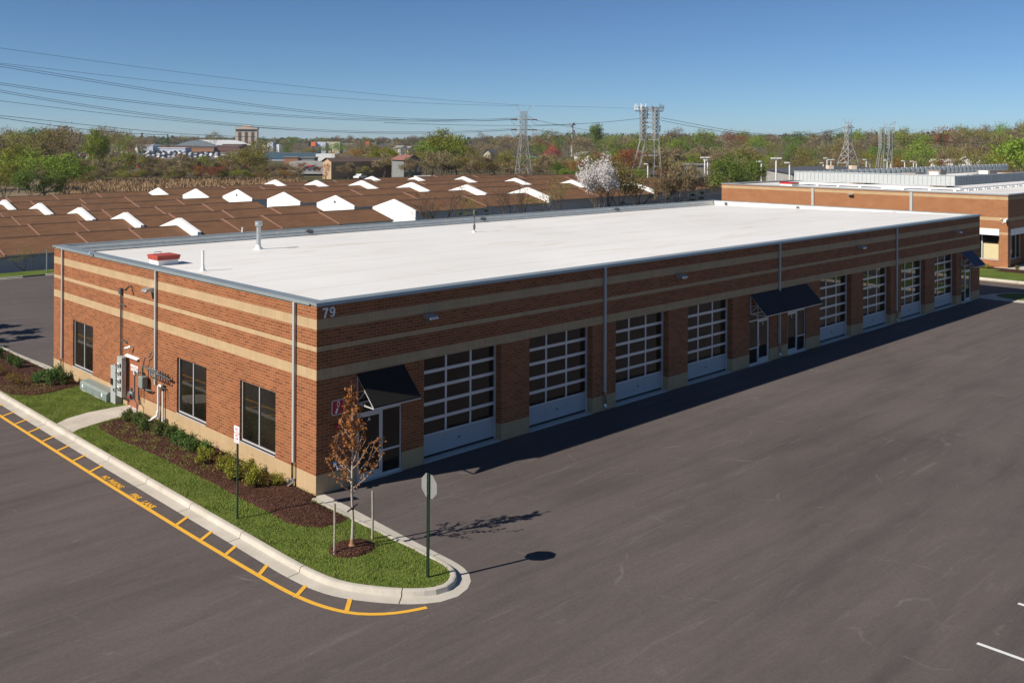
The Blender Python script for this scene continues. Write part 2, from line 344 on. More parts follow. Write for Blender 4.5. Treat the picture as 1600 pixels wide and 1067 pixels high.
# ------------------------------------------------------------------ ground levels
def sstep(a, b, x):
    t = min(1, max(0, (x-a)/(b-a))); return t*t*(3-2*t)
def z_asph(x, y):
    d = max(sstep(0, 6, -y), sstep(0, 3.2, -x), .7*sstep(23, 29, y))
    if x > 57: d = max(d, sstep(57, 60, x))
    return -.13*d
def z_terr(x, y):
    z = -.45
    z += -1.0*sstep(61, 66, y)*(1-sstep(5, 60, x))
    z += 1.95*sstep(50, 122, x)*sstep(57, 64, y)
    d = math.hypot(x-CAM.x, y-CAM.y)
    z += -1.0*sstep(130, 220, d)*sstep(50, 122, x)*sstep(57, 64, y)
    z += 5.5*sstep(420, 1500, d)
    return z
def axis_pts(lo, hi, near, n_far):
    pts = set(np.arange(near[0], near[1]+.01, near[2]).tolist())
    k = np.linspace(0, 1, n_far)
    pts |= set((near[0]-(near[0]-lo)*k**2).tolist()) | set((near[1]+(hi-near[1])*k**2).tolist())
    return sorted(pts)
def grid(xs, ys, fz):
    b = MB(); b.v = [(x, y, fz(x, y)) for y in ys for x in xs]; nx = len(xs)
    b.f = [(j*nx+i, j*nx+i+1, (j+1)*nx+i+1, (j+1)*nx+i) for j in range(len(ys)-1) for i in range(nx-1)]; b.m = [0]*len(b.f); return b
tag(grid(axis_pts(-5000, 5000, (-40, 240, 10), 16), axis_pts(-3000, 5000, (-60, 240, 5), 16), z_terr).build('ground', M['terrain'], smooth=True), kind='structure')
xs = sorted(set([-60,-40,-25,-15,-10,-7,-5,-4,-3.5,-3,-2.5,-2,-1.5,-1,-.5,0,.5,1,2,3]+list(range(5, 56, 5))+[56,57,58,59,60,62,65,70,80,95,110]))
ys = sorted(set([-80,-60,-40,-30,-20,-14,-10,-8,-7,-6.5,-6,-5.5,-5,-4.5,-4,-3.5,-3,-2.5,-2,-1.5,-1,-.5,0,1,5,10,15,20,22,23,24,25,26,27,28,29,30,35,40,45,50,57.6]))
tag(grid(xs, ys, z_asph).build('asphalt_lot', M['asphalt'], smooth=True), kind='structure')

# curb sweep
def chaikin(p, n=3):
    for _ in range(n):
        q = [p[0]]
        for a, b in zip(p[:-1], p[1:]): q += [tuple(a[i]*.75+b[i]*.25 for i in (0,1)), tuple(a[i]*.25+b[i]*.75 for i in (0,1))]
        p = q+[p[-1]]
    return p
def resample(p, step):
    out = [p[0]]; acc = 0
    for a, b in zip(p[:-1], p[1:]):
        L_ = math.dist(a, b); t_ = step-acc
        while t_ <= L_: out.append((a[0]+(b[0]-a[0])*t_/L_, a[1]+(b[1]-a[1])*t_/L_)); t_ += step
        acc = L_-(t_-step)
    if math.dist(out[-1], p[-1]) > 1e-3: out.append(p[-1])
    return out
def curb(path, name, gut=.33, joint=3.05, side=1, top=.012):
    """side=+1: the street lies to the right of the walking direction"""
    pts = resample(path, .25); b = MB(); ring = []; s = 0; lens = [0]
    for i, p in enumerate(pts):
        a = pts[max(i-1, 0)]; c = pts[min(i+1, len(pts)-1)]; d = Vector((c[0]-a[0], c[1]-a[1], 0)).normalized(); n = Vector((d.y, -d.x, 0))*side
        P = Vector((p[0], p[1], 0)); og = P+n*(.20+gut); zg = z_asph(og.x, og.y)+.008
        prof = [(0, -.12), (0, top), (.035, top+.012), (.12, top+.010), (.16, top-.004), (.19, max(min(zg+.012, top-.008), zg)), (.20+gut, zg), (.20+gut, zg-.05)]
        ring.append([P+n*q+upv*z for q, z in prof])
        if i: s += math.dist(p, pts[i-1]); lens.append(s)
    k = len(ring[0]); nxt = joint; i = 0; start = 0
    def seg(rs):
        base = len(b.v)
        for r in rs: b.v += [tuple(x) for x in r]
        for i in range(len(rs)-1):
            for j in range(k-1): b.f.append((base+i*k+j, base+i*k+j+1, base+(i+1)*k+j+1, base+(i+1)*k+j)); b.m.append(0)
        b.f.append(tuple(base+j for j in range(k))); b.m.append(0)
        b.f.append(tuple(base+(len(rs)-1)*k+j for j in reversed(range(k)))); b.m.append(0)
    per = int(round(joint/.25)); idx = list(range(0, len(ring)-1, per))
    for a in idx:
        e = min(a+per, len(ring)-1); rs = [list(r) for r in ring[a:e+1]]
        if e < len(ring)-1: rs[-1] = [q.lerp(w, .90) for q, w in zip(rs[-2], rs[-1])]
        seg(rs)
    return tag(b.build(name, M['concrete']), kind='structure')
INNER = chaikin([(-2.96,62), (-3.0,30), (-3.03,15), (-2.98,5), (-2.93,-2), (-2.93,-4.0), (-2.78,-5.3), (-2.32,-6.15), (-1.75,-6.9), (-1.15,-7.32), (-.62,-7.1), (-.33,-6.6), (-.29,-5.6), (-.30,-4), (-.27,-.0)], 3)
curb(INNER, 'kerb', side=-1 if False else 1)
curb([(-.12,22.45), (-.2,26), (-.22,40), (-.2,57)], 'kerb', gut=.12)
curb([(.3,57.25), (9.6,57.25)], 'kerb', gut=.15, side=1); curb([(11.4,57.25), (60,57.25)], 'kerb', gut=.15, side=1)

def sheet(pts, z, name, m, kind='structure', mound=0):
    b = MB(); b.poly([(x, y, z) for x, y in pts]); return tag(b.build(name, m), kind=kind)
lawn_pts = list(INNER)+[(-.004,-.004), (-.004,22.41), (-.2,22.5), (-.25,30), (-.25,62)]
sheet(lawn_pts, .008, 'lawn', M['grass'])
b = MB(); b.poly([(-8,57.2,.0), (60,57.2,.0), (60,59.0,.12), (-8,59.0,.12)]); b.poly([(-8,59.0,.12), (60,59.0,.12), (60,62,-.25), (-8,62,-.25)])
tag(b.build('grass_strip', M['grass']), kind='structure')

def blob_sheet(pts, z, name, m, h=.05, kind='structure'):
    """a mulch bed: flat outline with a slightly crowned, bumpy middle"""
    P = np.array(pts); c = P.mean(0); b = MB(); n = len(pts); rings = [(1.0, 0), (.97, .5), (.9, .85), (.7, 1.0), (.4, 1.0)]
    return None
def bed(poly, name, h=.06, cell=.12, z0=.010):
    """grid-filled mulch mound inside an outline"""
    P = np.array(poly); x0, y0 = P.min(0); x1, y1 = P.max(0)
    def inside(x, y):
        c = False; j = len(P)-1
        for i in range(len(P)):
            if (P[i][1] > y) != (P[j][1] > y) and x < (P[j][0]-P[i][0])*(y-P[i][1])/(P[j][1]-P[i][1])+P[i][0]: c = not c
            j = i
        return c
    def edge(x, y):
        best = 9
        for i in range(len(P)):
            a, q = P[i-1], P[i]; ab = q-a; t_ = max(0, min(1, ((x-a[0])*ab[0]+(y-a[1])*ab[1])/max(ab@ab, 1e-9)))
            best = min(best, math.hypot(x-a[0]-ab[0]*t_, y-a[1]-ab[1]*t_))
        return best
    rng = random.Random(5); b = MB(); xs = np.arange(x0, x1+cell, cell); ys = np.arange(y0, y1+cell, cell); idx = {}
    for j, y in enumerate(ys):
        for i, x in enumerate(xs):
            e = edge(x, y); ins = inside(x, y)
            if ins or e < cell*.9:
                zz = z0+(h*min(1, e/.25)+rng.uniform(-.008, .012) if ins else -.012); idx[(i, j)] = len(b.v); b.v.append((x+rng.uniform(-.03,.03), y+rng.uniform(-.03,.03), zz))
    for (i, j) in idx:
        q = [(i,j), (i+1,j), (i+1,j+1), (i,j+1)]
        if all(k in idx for k in q): b.f.append(tuple(idx[k] for k in q)); b.m.append(0)
    tag(b.build(name, M['mulch'], smooth=True), kind='structure'); return inside
MUL2 = [(-.02,12.5), (-1.2,12.36), (-2.0,12.05), (-2.12,11.2), (-2.08,9.5), (-1.95,8.0), (-1.87,6.4), (-1.8,4), (-1.8,1.6), (-1.78,0), (-1.75,-1.2), (-1.6,-1.85), (-1.25,-2.25), (-.7,-2.32), (-.34,-2.25), (-.33,-.25), (-.02,-.05)]
MUL1 = [(-.02,22.3), (-.2,22.6), (-.27,30), (-.27,38), (-2.9,38), (-2.96,30), (-2.98,21), (-2.9,19.0), (-2.2,18.25), (-1.5,18.2), (-.9,18.5), (-.4,18.6), (-.02,18.6)]
in2 = bed(MUL2, 'mulch_bed', cell=.11); in1 = bed(MUL1, 'mulch_bed', cell=.14)
RING = [(-1.43+.66*math.cos(a), -3.96+.58*math.sin(a)) for a in np.linspace(0, 2*math.pi, 22)[:-1]]
in3 = bed(RING, 'mulch_ring', h=.09, cell=.07)

b = MB()                                                           # door path, slab edges rounded off by hand
pl = [(-3.0,13.35), (-2.5,13.75), (-1.6,14.05), (-.5,14.08), (-.004,14.06)]; pr = [(-.004,12.7), (-1.06,12.5), (-2.08,12.25), (-2.7,12.0), (-3.0,11.75)]
b.prism([(x, y, -.02) for x, y in pl+pr], (0,0,.045))
tag(b.build('door_path', M['concrete']), kind='structure')

# painted fire-lane markings
M['yellow'] = None; m = mat('worn yellow road paint', (.62,.33,.035), .7, 0, .3); M['yellow'] = m; t = NT(m); v = t.coord()
f = t.noise(v, 7, 6, .75); t.color(t.mix(t.math('MULTIPLY', t.ramp(f, [(.56, 0), (.74, 1)]), .75), (.74,.40,.045), (.34,.20,.06)))
M['roadwhite'] = wear('white road paint', (.70,.70,.69), .7, 0, .1, 5)
def strip(path, w, name, m, lift=.008):
    pts = resample(path, .3); b = MB(); row = []
    for i, p in enumerate(pts):
        a = pts[max(i-1, 0)]; c = pts[min(i+1, len(pts)-1)]; d = Vector((c[0]-a[0], c[1]-a[1], 0)).normalized(); n = Vector((d.y, -d.x, 0))*w/2
        l_, r_ = Vector((*p, 0))-n, Vector((*p, 0))+n
        row.append(((l_.x, l_.y, z_asph(l_.x, l_.y)+lift), (r_.x, r_.y, z_asph(r_.x, r_.y)+lift)))
    for a, c in zip(row[:-1], row[1:]): b.quad(a[0], a[1], c[1], c[0])
    return b
yl = strip(chaikin([(-4.12,60), (-4.1,10), (-4.02,1), (-3.94,-3), (-3.84,-5.3), (-3.45,-6.6), (-2.9,-7.2), (-2.4,-7.5), (-1.9,-7.68)], 3), .125, 'fire_lane_line', M['yellow'])
for y in [-6.25,-4.9,-3.2,-1.55,-.18,1.3]+[7.55+1.5*k for k in range(35)]:
    if y < -5.5: a_, e_ = (-2.97,-6.06), (-3.43,-6.56)
    else: a_, e_ = (-3.475 if y > 2 else (-3.45 if y > -4 else -3.36), y+.19), (-4.06 if y > 2 else (-3.98 if y > -3 else -3.89), y-.17)
    s_ = strip([a_, e_], .115, '', None, .011); n = len(yl.v)
    yl.v += s_.v; yl.f += [tuple(i+n for i in f) for f in s_.f]; yl.m += s_.m
tag(yl.build('fire_lane_marking', M['yellow']), kind='structure')
wl = MB()
for x in (5.86, 8.52, 11.18, 13.84):
    s_ = strip([(x,-17.45), (x,-23)], .11, '', None); n = len(wl.v); wl.v += s_.v; wl.f += [tuple(i+n for i in f) for f in s_.f]; wl.m += s_.m
tag(wl.build('parking_marking', M['roadwhite']), kind='structure')

def text(name, body, size, mtx, m, parent=None, extrude=0, bold=0, sx=1, align='LEFT', spacing=1):
    cu = bpy.data.curves.new(name, 'FONT'); cu.body = body; cu.size = size; cu.extrude = extrude; cu.offset = bold; cu.align_x = align; cu.space_character = spacing
    o = bpy.data.objects.new(name, cu); COL.objects.link(o)
    dg = bpy.context.evaluated_depsgraph_get(); me = bpy.data.meshes.new_from_object(o.evaluated_get(dg)); bpy.data.objects.remove(o)
    me.transform(mtx @ Matrix.Diagonal((sx, 1, 1, 1))); me.materials.clear(); me.materials.append(m)
    o = bpy.data.objects.new(name, me); COL.objects.link(o)
    if parent: o.parent = parent
    return o
def frame(o, x, y):                                                # matrix from an origin, a text direction and an up direction
    x, y = Vector(x).normalized(), Vector(y).normalized(); z = x.cross(y)
    return Matrix(((x.x, y.x, z.x, o[0]), (x.y, y.y, z.y, o[1]), (x.z, y.z, z.z, o[2]), (0,0,0,1)))
for word, y in (('NO  PARKING', 6.64), ('FIRE', 4.40), ('LANE', 3.54)):
    tag(text('lane_lettering', word, .265, frame((-3.965, y, -.115), (0,-1,0), (1,0,0)), M['yellow'], bold=.011, sx=1.08 if len(word) < 6 else .88), kind='structure')

# ------------------------------------------------------------------ the main building
LX, WY = 55.3, 22.42
zb = [0, .61, 3.557, 3.884, 4.44, 4.595, 5.123, 5.441, 5.86]
zm = [1, 0, 1, 0, 1, 0, 1, 0]                                       # 0 brick, 1 block
bld = tag(empty('brick_warehouse', (0,0,0)), 'long single storey brick warehouse numbered 79 with a flat white roof and garage doors', 'building')
def wall(mb, axis, const, a0, a1, openings, flip, zlev=zb, zmat=zm, zbase=-.15):
    """a wall plane with openings (a0,a1,z0,z1,depth); axis 'x' runs along x at y=const"""
    zz = sorted(set(list(zlev)+[zbase]+[v for o in openings for v in o[2:4]])); aa = sorted(set([a0, a1]+[v for o in openings for v in o[0:2]]))
    P = (lambda a, z, d=0: (a, const+d, z)) if axis == 'x' else (lambda a, z, d=0: (const+d, a, z))
    def mi(z):
        for k in range(len(zlev)-1):
            if zlev[k] <= z < zlev[k+1]: return zmat[k]
        return zmat[0]
    for i in range(len(aa)-1):
        for j in range(len(zz)-1):
            am, zc = (aa[i]+aa[i+1])/2, (zz[j]+zz[j+1])/2
            if any(o[0] < am < o[1] and o[2] < zc < o[3] for o in openings): continue
            q = [P(aa[i], zz[j]), P(aa[i+1], zz[j]), P(aa[i+1], zz[j+1]), P(aa[i], zz[j+1])]
            mb.quad(*(q if not flip else q[::-1]), mi(zc))
    for (p0, p1, q0, q1, d) in openings:
        zl = sorted(set([q0, q1]+[z for z in zz if q0 < z < q1]))
        for a in (p0, p1):
            for j in range(len(zl)-1):
                mb.quad(P(a, zl[j]), P(a, zl[j], d), P(a, zl[j+1], d), P(a, zl[j+1]), mi((zl[j]+zl[j+1])/2))
        mb.quad(P(p0, q1), P(p1, q1), P(p1, q1, d), P(p0, q1, d), mi(q1+.01)); mb.quad(P(p0, q0), P(p1, q0), P(p1, q0, d), P(p0, q0, d), mi(max(q0-.01, 0)))
GD = [(4.29+5.13*k, 7.94+5.13*k) for k in range(4)]; GD += [(LX-b_, LX-a_) for a_, b_ in reversed(GD)]
ED = [(1.53, 3.36, 'L', 'A'), (24.86, 26.76, 'R', 'B'), (28.54, 30.44, 'L', 'C'), (51.94, 53.77, 'R', 'D')]
ops = [(a, c, -.15, 3.557, .36) for a, c in GD]+[(a, c, -.15, 2.95, .12) for a, c, _, _ in ED]
WIN = [(17.66, 19.99), (7.15, 9.5), (2.39, 4.72)]
wb = MB(); wall(wb, 'x', 0, 0, LX, ops, False)
wall(wb, 'y', 0, 0, WY, [(a, c, .66, 2.745, .13) for a, c in WIN]+[(12.9, 14.0, -.02, 2.07, .08)], True)
wall(wb, 'x', WY, 0, LX, [], True); wall(wb, 'y', LX, 0, WY, [], False)
wb.build('wall', [M['brick'], M['block']], bld)

cp = MB()                                                           # coping, in lengths with open joints
def coping_run(p, q, inward):
    p, q = Vector((*p, 0)), Vector((*q, 0)); d = (q-p); Ln = d.length; d /= Ln; n = Vector((*inward, 0)); k = int(Ln/3.05)+1
    for i in range(k):
        a = p+d*(Ln*i/k+(.004 if i else 0)); e = p+d*(Ln*(i+1)/k-(.004 if i < k-1 else 0))
        o = -.05
        prof = [(o, 5.845), (o, 5.96), (.34, 5.975), (.34, 5.90), (.30, 5.90), (.30, 5.845)]
        prof = [(o, 5.845), (o-.012, 5.85), (o, 5.957), (.34, 5.972), (.34, 5.90)]
        va = [tuple(a+n*x+upv*z) for x, z in prof]; ve = [tuple(e+n*x+upv*z) for x, z in prof]
        for j in range(len(prof)-1): cp.quad(va[j], ve[j], ve[j+1], va[j+1])
        cp.poly(va); cp.poly(ve)
coping_run((-.05,0), (LX+.05,0), (0,1)); coping_run((-.05,WY), (LX+.05,WY), (0,-1))
coping_run((0,.34), (0,WY-.34), (1,0)); coping_run((LX,.34), (LX,WY-.34), (-1,0))
cp.build('coping', M['coping'], bld)
rb = MB(); zF, zB = 5.90, 5.56; nx, ny = 28, 12
rng = random.Random(3)
for j in range(ny+1):
    for i in range(nx+1):
        x = .33+(LX-.66)*i/nx; y = .33+(WY-.66)*j/ny; e = min(i, nx-i, j, ny-j)
        rb.v.append((x, y, zF+(zB-zF)*j/ny+(rng.uniform(-.012,.012) if e else 0)))
rb.f = [(j*(nx+1)+i, j*(nx+1)+i+1, (j+1)*(nx+1)+i+1, (j+1)*(nx+1)+i) for j in range(ny) for i in range(nx)]; rb.m = [0]*len(rb.f)
rf = rb.build('roof', M['membrane'], bld, smooth=True)
pb = MB()                                                           # membrane turned up the parapets, stepped metal on the back one
pb.quad((LX-.332,.33,5.80), (LX-.332,WY-.33,5.5), (LX-.332,WY-.33,5.93), (LX-.332,.33,5.93)); pb.build('parapet_lining', M['membrane'], rf); pb = MB(); pb.quad((.332,.33,5.80), (.332,WY-.33,5.5), (.332,WY-.33,5.93), (.332,.33,5.93))
pb.build('parapet_lining', M['membrane'], rf)
pb = MB(); pb.quad((.33,WY-.332,5.5), (LX-.33,WY-.332,5.5), (LX-.33,WY-.332,5.93), (.33,WY-.332,5.93)); pb.box(.34, LX-.34, WY-.42, WY-.335, 5.60, 5.72)
pb.build('back_flashing', M['galv'], rf)
for x, y in ((LX-.36, 6.0), (LX-.36, 14), (LX-.36, 20.8)):
    q = MB(); q.box(x-.10, x, y-.11, y+.11, 5.62, 5.84); q.build('overflow_scupper', M['darkgrey'], rf)
for px_, py_ in ((486,358), (757,342), (966,326)):
    p = on_y(px_, py_, WY-.45); q = MB(); q.box(p.x-.14, p.x+.14, WY-.47, WY-.42, 5.66, 5.86); q.build('roof_drain', M['darkgrey'], rf)

# downspouts with steel shoes
def downspout(x, y, nx_, ny_, ztop, zlow=.75):
    b = MB(); t_ = Vector((-ny_, nx_, 0)); n = Vector((nx_, ny_, 0)); c = Vector((x, y, 0))+n*.055
    b.obox(c+upv*((ztop+zlow)/2), t_*.052, n*.042, upv*((ztop-zlow)/2))
    for z in (1.7, 3.3, 5.0): b.obox(c+upv*z+n*.003, t_*.062, n*.046, upv*.012)
    o = b.build('downspout', M['downspout'], bld)
    if zlow > 1: return
    s = MB(); s.obox(c+upv*.52, t_*.058, n*.048, upv*.26); s.tube([c+upv*.28, c+upv*.2+n*.03, c+upv*.12+n*.12, c+upv*.07+n*.24], .052, 10); s.build('downspout_shoe', M['silver'], o, smooth=False)
for y in (21.2, 11.25, 1.2): downspout(0, y, -1, 0, 5.85, 1.40 if y == 11.25 else .75)
for x in (13.78, 27.62, 41.5): downspout(x, 0, 0, -1, 5.85)

# wall pack lights
def wall_light(x, y, z, nx_, ny_):
    n = Vector((nx_, ny_, 0)); t_ = Vector((-ny_, nx_, 0)); c = Vector((x, y, z)); b = MB()
    prof = [(0, .10), (.10, .115), (.24, .10), (.36, .05), (.42, -.02), (.40, -.05), (0, -.05)]
    b.prism([tuple(c-t_*.19+n*q+upv*w) for q, w in prof], t_*.38)
    o = b.build('wall_light', M['galv'], bld, bevel=.012)
    s = MB(); s.obox(c+n*.2-upv*.06, t_*.15, n*.15, upv*.012); s.build('lens', M['silver'], o)
    s = MB(); s.obox(c+n*.012-upv*.10, t_*.11, n*.012, upv*.08); s.build('back_box', M['darkgrey'], o)
for x in (4.4, 18.9, 36.5, 50.85): wall_light(x, 0, 5.0, 0, -1)
wall_light(0, 11.62, 5.05, -1, 0)

# windows on the lit end wall
for a, c in WIN:
    f = MB(); X = .075; w = .05; z0, z1 = .665, 2.74; d = .055
    for (p, q, u, v) in ((a, a+w, z0, z1), (c-w, c, z0, z1), ((a+c)/2-w/2, (a+c)/2+w/2, z0+w, z1-w), (a+w, c-w, z0, z0+w), (a+w, c-w, z1-w, z1)): f.box(X, X+d, p, q, u, v)
    wo = f.build('window', M['alu'], bld, bevel=.004)
    f = MB(); f.quad((X+.03,a+w,z0+w), (X+.03,c-w,z0+w), (X+.03,c-w,z1-w), (X+.03,a+w,z1-w)); f.build('pane', M['glass'], wo)
    f = MB(); f.box(-.022, X-.002, a+.002, c-.002, .63, .66); f.build('sill', M['alu'], wo)

# garage doors
def garage(a, c, n_):
    Y = .30; z1 = 3.557; zs = .80; zp = .13; f = MB(); w = .085
    f.box(a+.001, a+.075, Y-.02, Y+.05, .012, z1-.002); f.box(c-.075, c-.001, Y-.02, Y+.05, .012, z1-.002)
    A, C_ = a+.076, c-.076; wd = (C_-A)/3; h = (z1-zs)/5
    for k in range(6):
        z = zs+h*k; f.box(A, C_, Y, Y+.045, z-(.055 if k else .0), z+(.055 if k < 5 else -.01))
    for i in (1, 2): 
        for k in range(5): f.box(A+wd*i-.04, A+wd*i+.04, Y+.002, Y+.043, zs+h*k+.055, zs+h*(k+1)-.055)
    o = f.build('garage_door', M['alu'], bld)
    g_ = MB()
    for k in range(5):
        for i in range(3): g_.quad((A+wd*i+(.04 if i else 0), Y+.032, zs+h*k+.05), (A+wd*(i+1)-(.04 if i < 2 else 0), Y+.032, zs+h*k+.05), (A+wd*(i+1)-(.04 if i < 2 else 0), Y+.032, zs+h*(k+1)-.05), (A+wd*i+(.04 if i else 0), Y+.032, zs+h*(k+1)-.05))
    g_.build('glazing', M['glass2'], o)
    p = MB(); p.box(A, C_, Y+.008, Y+.05, zp, zs-.001)
    for i in (0, 1, 2, 3): p.box(A+max(.0, wd*i-.03) if i < 3 else C_-.06, A+wd*i+.03 if i < 3 else C_, Y+.001, Y+.008, zp+.09, zs-.05)
    p.box(A, C_, Y+.0005, Y+.008, zp, zp+.09); p.box(A, C_, Y+.0005, Y+.008, zs-.05, zs-.001)
    p.build('bottom_panel', M['doorpanel'], o)
    p = MB(); p.box(A, C_, Y+.004, Y+.05, .052, zp-.001); p.build('bottom_seal', M['gasket'], o)
    p = MB(); p.lathe([(.0,-.02), (.04,-.02), (.045,0), (.02,.02)], ((a+c)/2+.05, Y, .47), 10, (0,-1,0)); p.build('lock', M['darkgrey'], o)
    p = MB(); p.prism([(a+.003, -.02, -.1), (a+.003, -.02, .012), (a+.003, Y+.2, .05), (a+.003, Y+.2, -.1)], (c-a-.006, 0, 0)); p.build('apron', M['concrete_bare'], o)
for i, (a, c) in enumerate(GD): garage(a, c, i)

# entrances
def entrance(a, c, side, letter):
    Y = .075; z1 = 2.945; f = MB(); w = .05; zt = 2.16; dw = .98
    xm = a+w+dw if side == 'L' else c-w-dw
    for (p, q, u, v) in ((a+.001, a+w, .0, z1), (c-w, c-.001, 0, z1), (xm-.025, xm+.025, 0, z1), ):
        f.box(p, q, Y-.02, Y+.05, u, v)
    for s0, s1 in ((a+w, xm-.025), (xm+.025, c-w)):
        f.box(s0, s1, Y-.018, Y+.048, z1-.05, z1-.001); f.box(s0, s1, Y-.018, Y+.048, zt, zt+.06)
    sd = (xm+.025, c-w) if side == 'L' else (a+w, xm-.025); dr = (a+w, xm-.025) if side == 'L' else (xm+.025, c-w)
    f.box(sd[0], sd[1], Y-.018, Y+.048, .0, .10); f.box(sd[0], sd[1], Y-.018, Y+.048, .80, .86)
    o = f.build('entrance', M['alu'], bld)
    g_ = MB()
    for (p, q, u, v) in ((sd[0], sd[1], .10, .80), (sd[0], sd[1], .86, zt), (sd[0], sd[1], zt+.06, z1-.05), (dr[0], dr[1], zt+.06, z1-.05)): g_.quad((p,Y+.02,u), (q,Y+.02,u), (q,Y+.02,v), (p,Y+.02,v))
    g_.build('glazing', M['glass'], o)
    d = MB(); s = .075
    for (p, q, u, v) in ((dr[0]+.006, dr[0]+s, .01, zt-.006), (dr[1]-s, dr[1]-.006, .01, zt-.006), (dr[0]+s, dr[1]-s, .01, .27), (dr[0]+s, dr[1]-s, zt-.10, zt-.006)): d.box(p, q, Y-.012, Y+.035, u, v)
    do = d.build('door', M['alu'], o)
    d = MB(); d.quad((dr[0]+s,Y+.012,.27), (dr[1]-s,Y+.012,.27), (dr[1]-s,Y+.012,zt-.1), (dr[0]+s,Y+.012,zt-.1)); d.build('door_glass', M['glass'], do) if False else d.build('door_glass', M['glass'], o)
    hx = dr[1]-s-.05 if side == 'L' else dr[0]+s+.05
    hx = dr[1]-.04 if side == 'L' else dr[0]+.04
    h = MB(); h.tube([(hx,Y-.012,.92), (hx,Y-.07,.92), (hx,Y-.07,1.22), (hx,Y-.012,1.22)], .012, 8); h.obox((hx,Y-.02,1.02), (.02,0,0), (0,.01,0), (0,0,.07)); h.build('handle', M['black'] if letter == 'A' else M['silver'], o)
    cx = (dr[0]+dr[1])/2
    if letter != 'D': text('door_letter', letter, .16, frame((cx-.05, Y+.006, 1.90), (1,0,0), (0,0,1)), M['sign_white'], o, bold=.004)
    th = MB(); th.box(a+.002, c-.002, -.05, Y-.021, -.1, .022); th.build('threshold', M['concrete_bare'], o)
for e in ED: entrance(*e)

# canopies
def awning(a, c, cols, fab='canopy'):
    zt, zl, d = 3.53, 2.64, .93; f = MB()
    f.prism([(a, -.012, zt), (a, -d, zl), (a, -d, zl-.035), (a, -.012, zt-.035)], (c-a, 0, 0))
    o = f.build('awning', M[fab], bld); fr = MB()
    for x in cols:
        fr.bar((x,-.03,zt-.05), (x,-d+.02,zl-.05), .035); fr.bar((x,-.03,zt-.05), (x,-.03,zl-.06), .035); fr.bar((x,-.03,zl-.06), (x,-d+.02,zl-.06), .035)
        fr.bar((x,-.03,zl), (x,-.48,zl+.42), .022); fr.bar((x,-.03,zl-.06+.02), (x,-.45,zl-.02), .02)
    fr.bar((a,-d+.02,zl-.06), (c,-d+.02,zl-.06), .035); fr.bar((a,-.03,zl-.06), (c,-.03,zl-.06), .035)
    fr.build('awning_frame', M['alu'], o)
awning(1.50, 3.40, (1.52, 3.38)); awning(24.89, 30.46, (24.91, 26.75, 28.6, 30.44), 'canopy_dark'); awning(51.9, 53.8, (51.92, 53.78), 'canopy_sky_sheen')

def numeral(strokes, x0, w=.058):
    b = MB()
    for si, pts in enumerate(strokes):
        P = [Vector((x0+x, 0, 5.47+z)) for x, z in pts]; Lf, Rt = [], []
        for k, p in enumerate(P):
            d = (P[min(k+1, len(P)-1)]-P[max(k-1, 0)]).normalized(); n = Vector((-d.z, 0, d.x))*w/2; Lf.append(p+n); Rt.append(p-n)
        for k in range(len(P)-1):
            b.prism([(q.x, -.012-.003*si, q.z) for q in (Lf[k], Lf[k+1], Rt[k+1], Rt[k])], (0,-.034,0))
    return b.build('house_number', M['white'], bld)
numeral([[(0,.285), (.19,.285)], [(.168,.275), (.12,.18), (.085,.08), (.07,0)]], .20)
numeral([[(.10+.072*math.cos(a), .215+.080*math.sin(a)) for a in np.linspace(0, 6.283, 25)], [(.172,.24), (.172,.13), (.15,.06), (.10,.028), (.03,.045)]], .45, .05)
# small fittings on the walls
def rrect(cx, cz, w, h, r, y, n=5):
    out = []
    for (sx, sz, a0) in ((1,1,0), (-1,1,90), (-1,-1,180), (1,-1,270)):
        for k in range(n+1):
            a = R(a0+90*k/n); out.append((cx+sx*(w/2-r)+r*math.cos(a), y, cz+sz*(h/2-r)+r*math.sin(a)))
    return out
b = MB(); b.prism(rrect(.79, 2.60, .46, .46, .05, -.006), (0,-.012,0)); fdc = b.build('fire_sign', M['sign_white'], bld)
b = MB(); b.prism(rrect(.79, 2.60, .425, .425, .04, -.0185), (0,-.002,0)); b.build('red_field', M['red'], fdc)
b = MB()
c0 = Vector((.74,-.0225,2.50)); d = Vector((.42,0,.9)).normalized(); n = Vector((d.z,0,-d.x))
b.obox(c0, d*.085, n*.034, Vector((0,.001,0)))                       # tilted barrel
for k in range(14):                                                  # hose ring above it
    a0, a1 = 2*math.pi*k/14, 2*math.pi*(k+1)/14; e = Vector((.80,-.0225,2.70))
    f = lambda a, r: e+Vector((r*.72*math.cos(a),0,r*1.25*math.sin(a)))
    b.quad(f(a0,.05), f(a1,.05), f(a1,.078), f(a0,.078))
b.build('white_symbol', M['sign_white'], fdc)
text('sign_lettering', 'F.D.C.', .055, frame((.83,-.0215,2.43), (1,0,0), (0,0,1)), M['gold'], fdc)
b = MB(); b.lathe([(0,.075), (.035,.075), (.075,.05), (.10,.03), (.105,.0)], (.78,0,2.0), 16, (0,-1,0)); ob = b.build('alarm_bell', M['red'], bld, smooth=True)
b = MB(); b.lathe([(0,.09), (.022,.088), (.03,.074)], (.78,0,2.0), 10, (0,-1,0)); b.build('bell_cap', M['silver'], ob)
b = MB(); b.lathe([(.13,0), (.13,.02), (.06,.03), (.06,.13)], (.75,0,.82), 14, (0,-1,0))
for s in (-1, 1): b.tube([(.75,-.11,.82), (.75+s*.07,-.17,.80), (.75+s*.12,-.26,.77)], .05, 10); b.lathe([(.065,0), (.065,.06), (.0,.065)], (.75+s*.12,-.26,.77), 12, (s*.35,-1,-.3))
b.build('fire_hose_inlet', M['chrome'], bld, smooth=True)

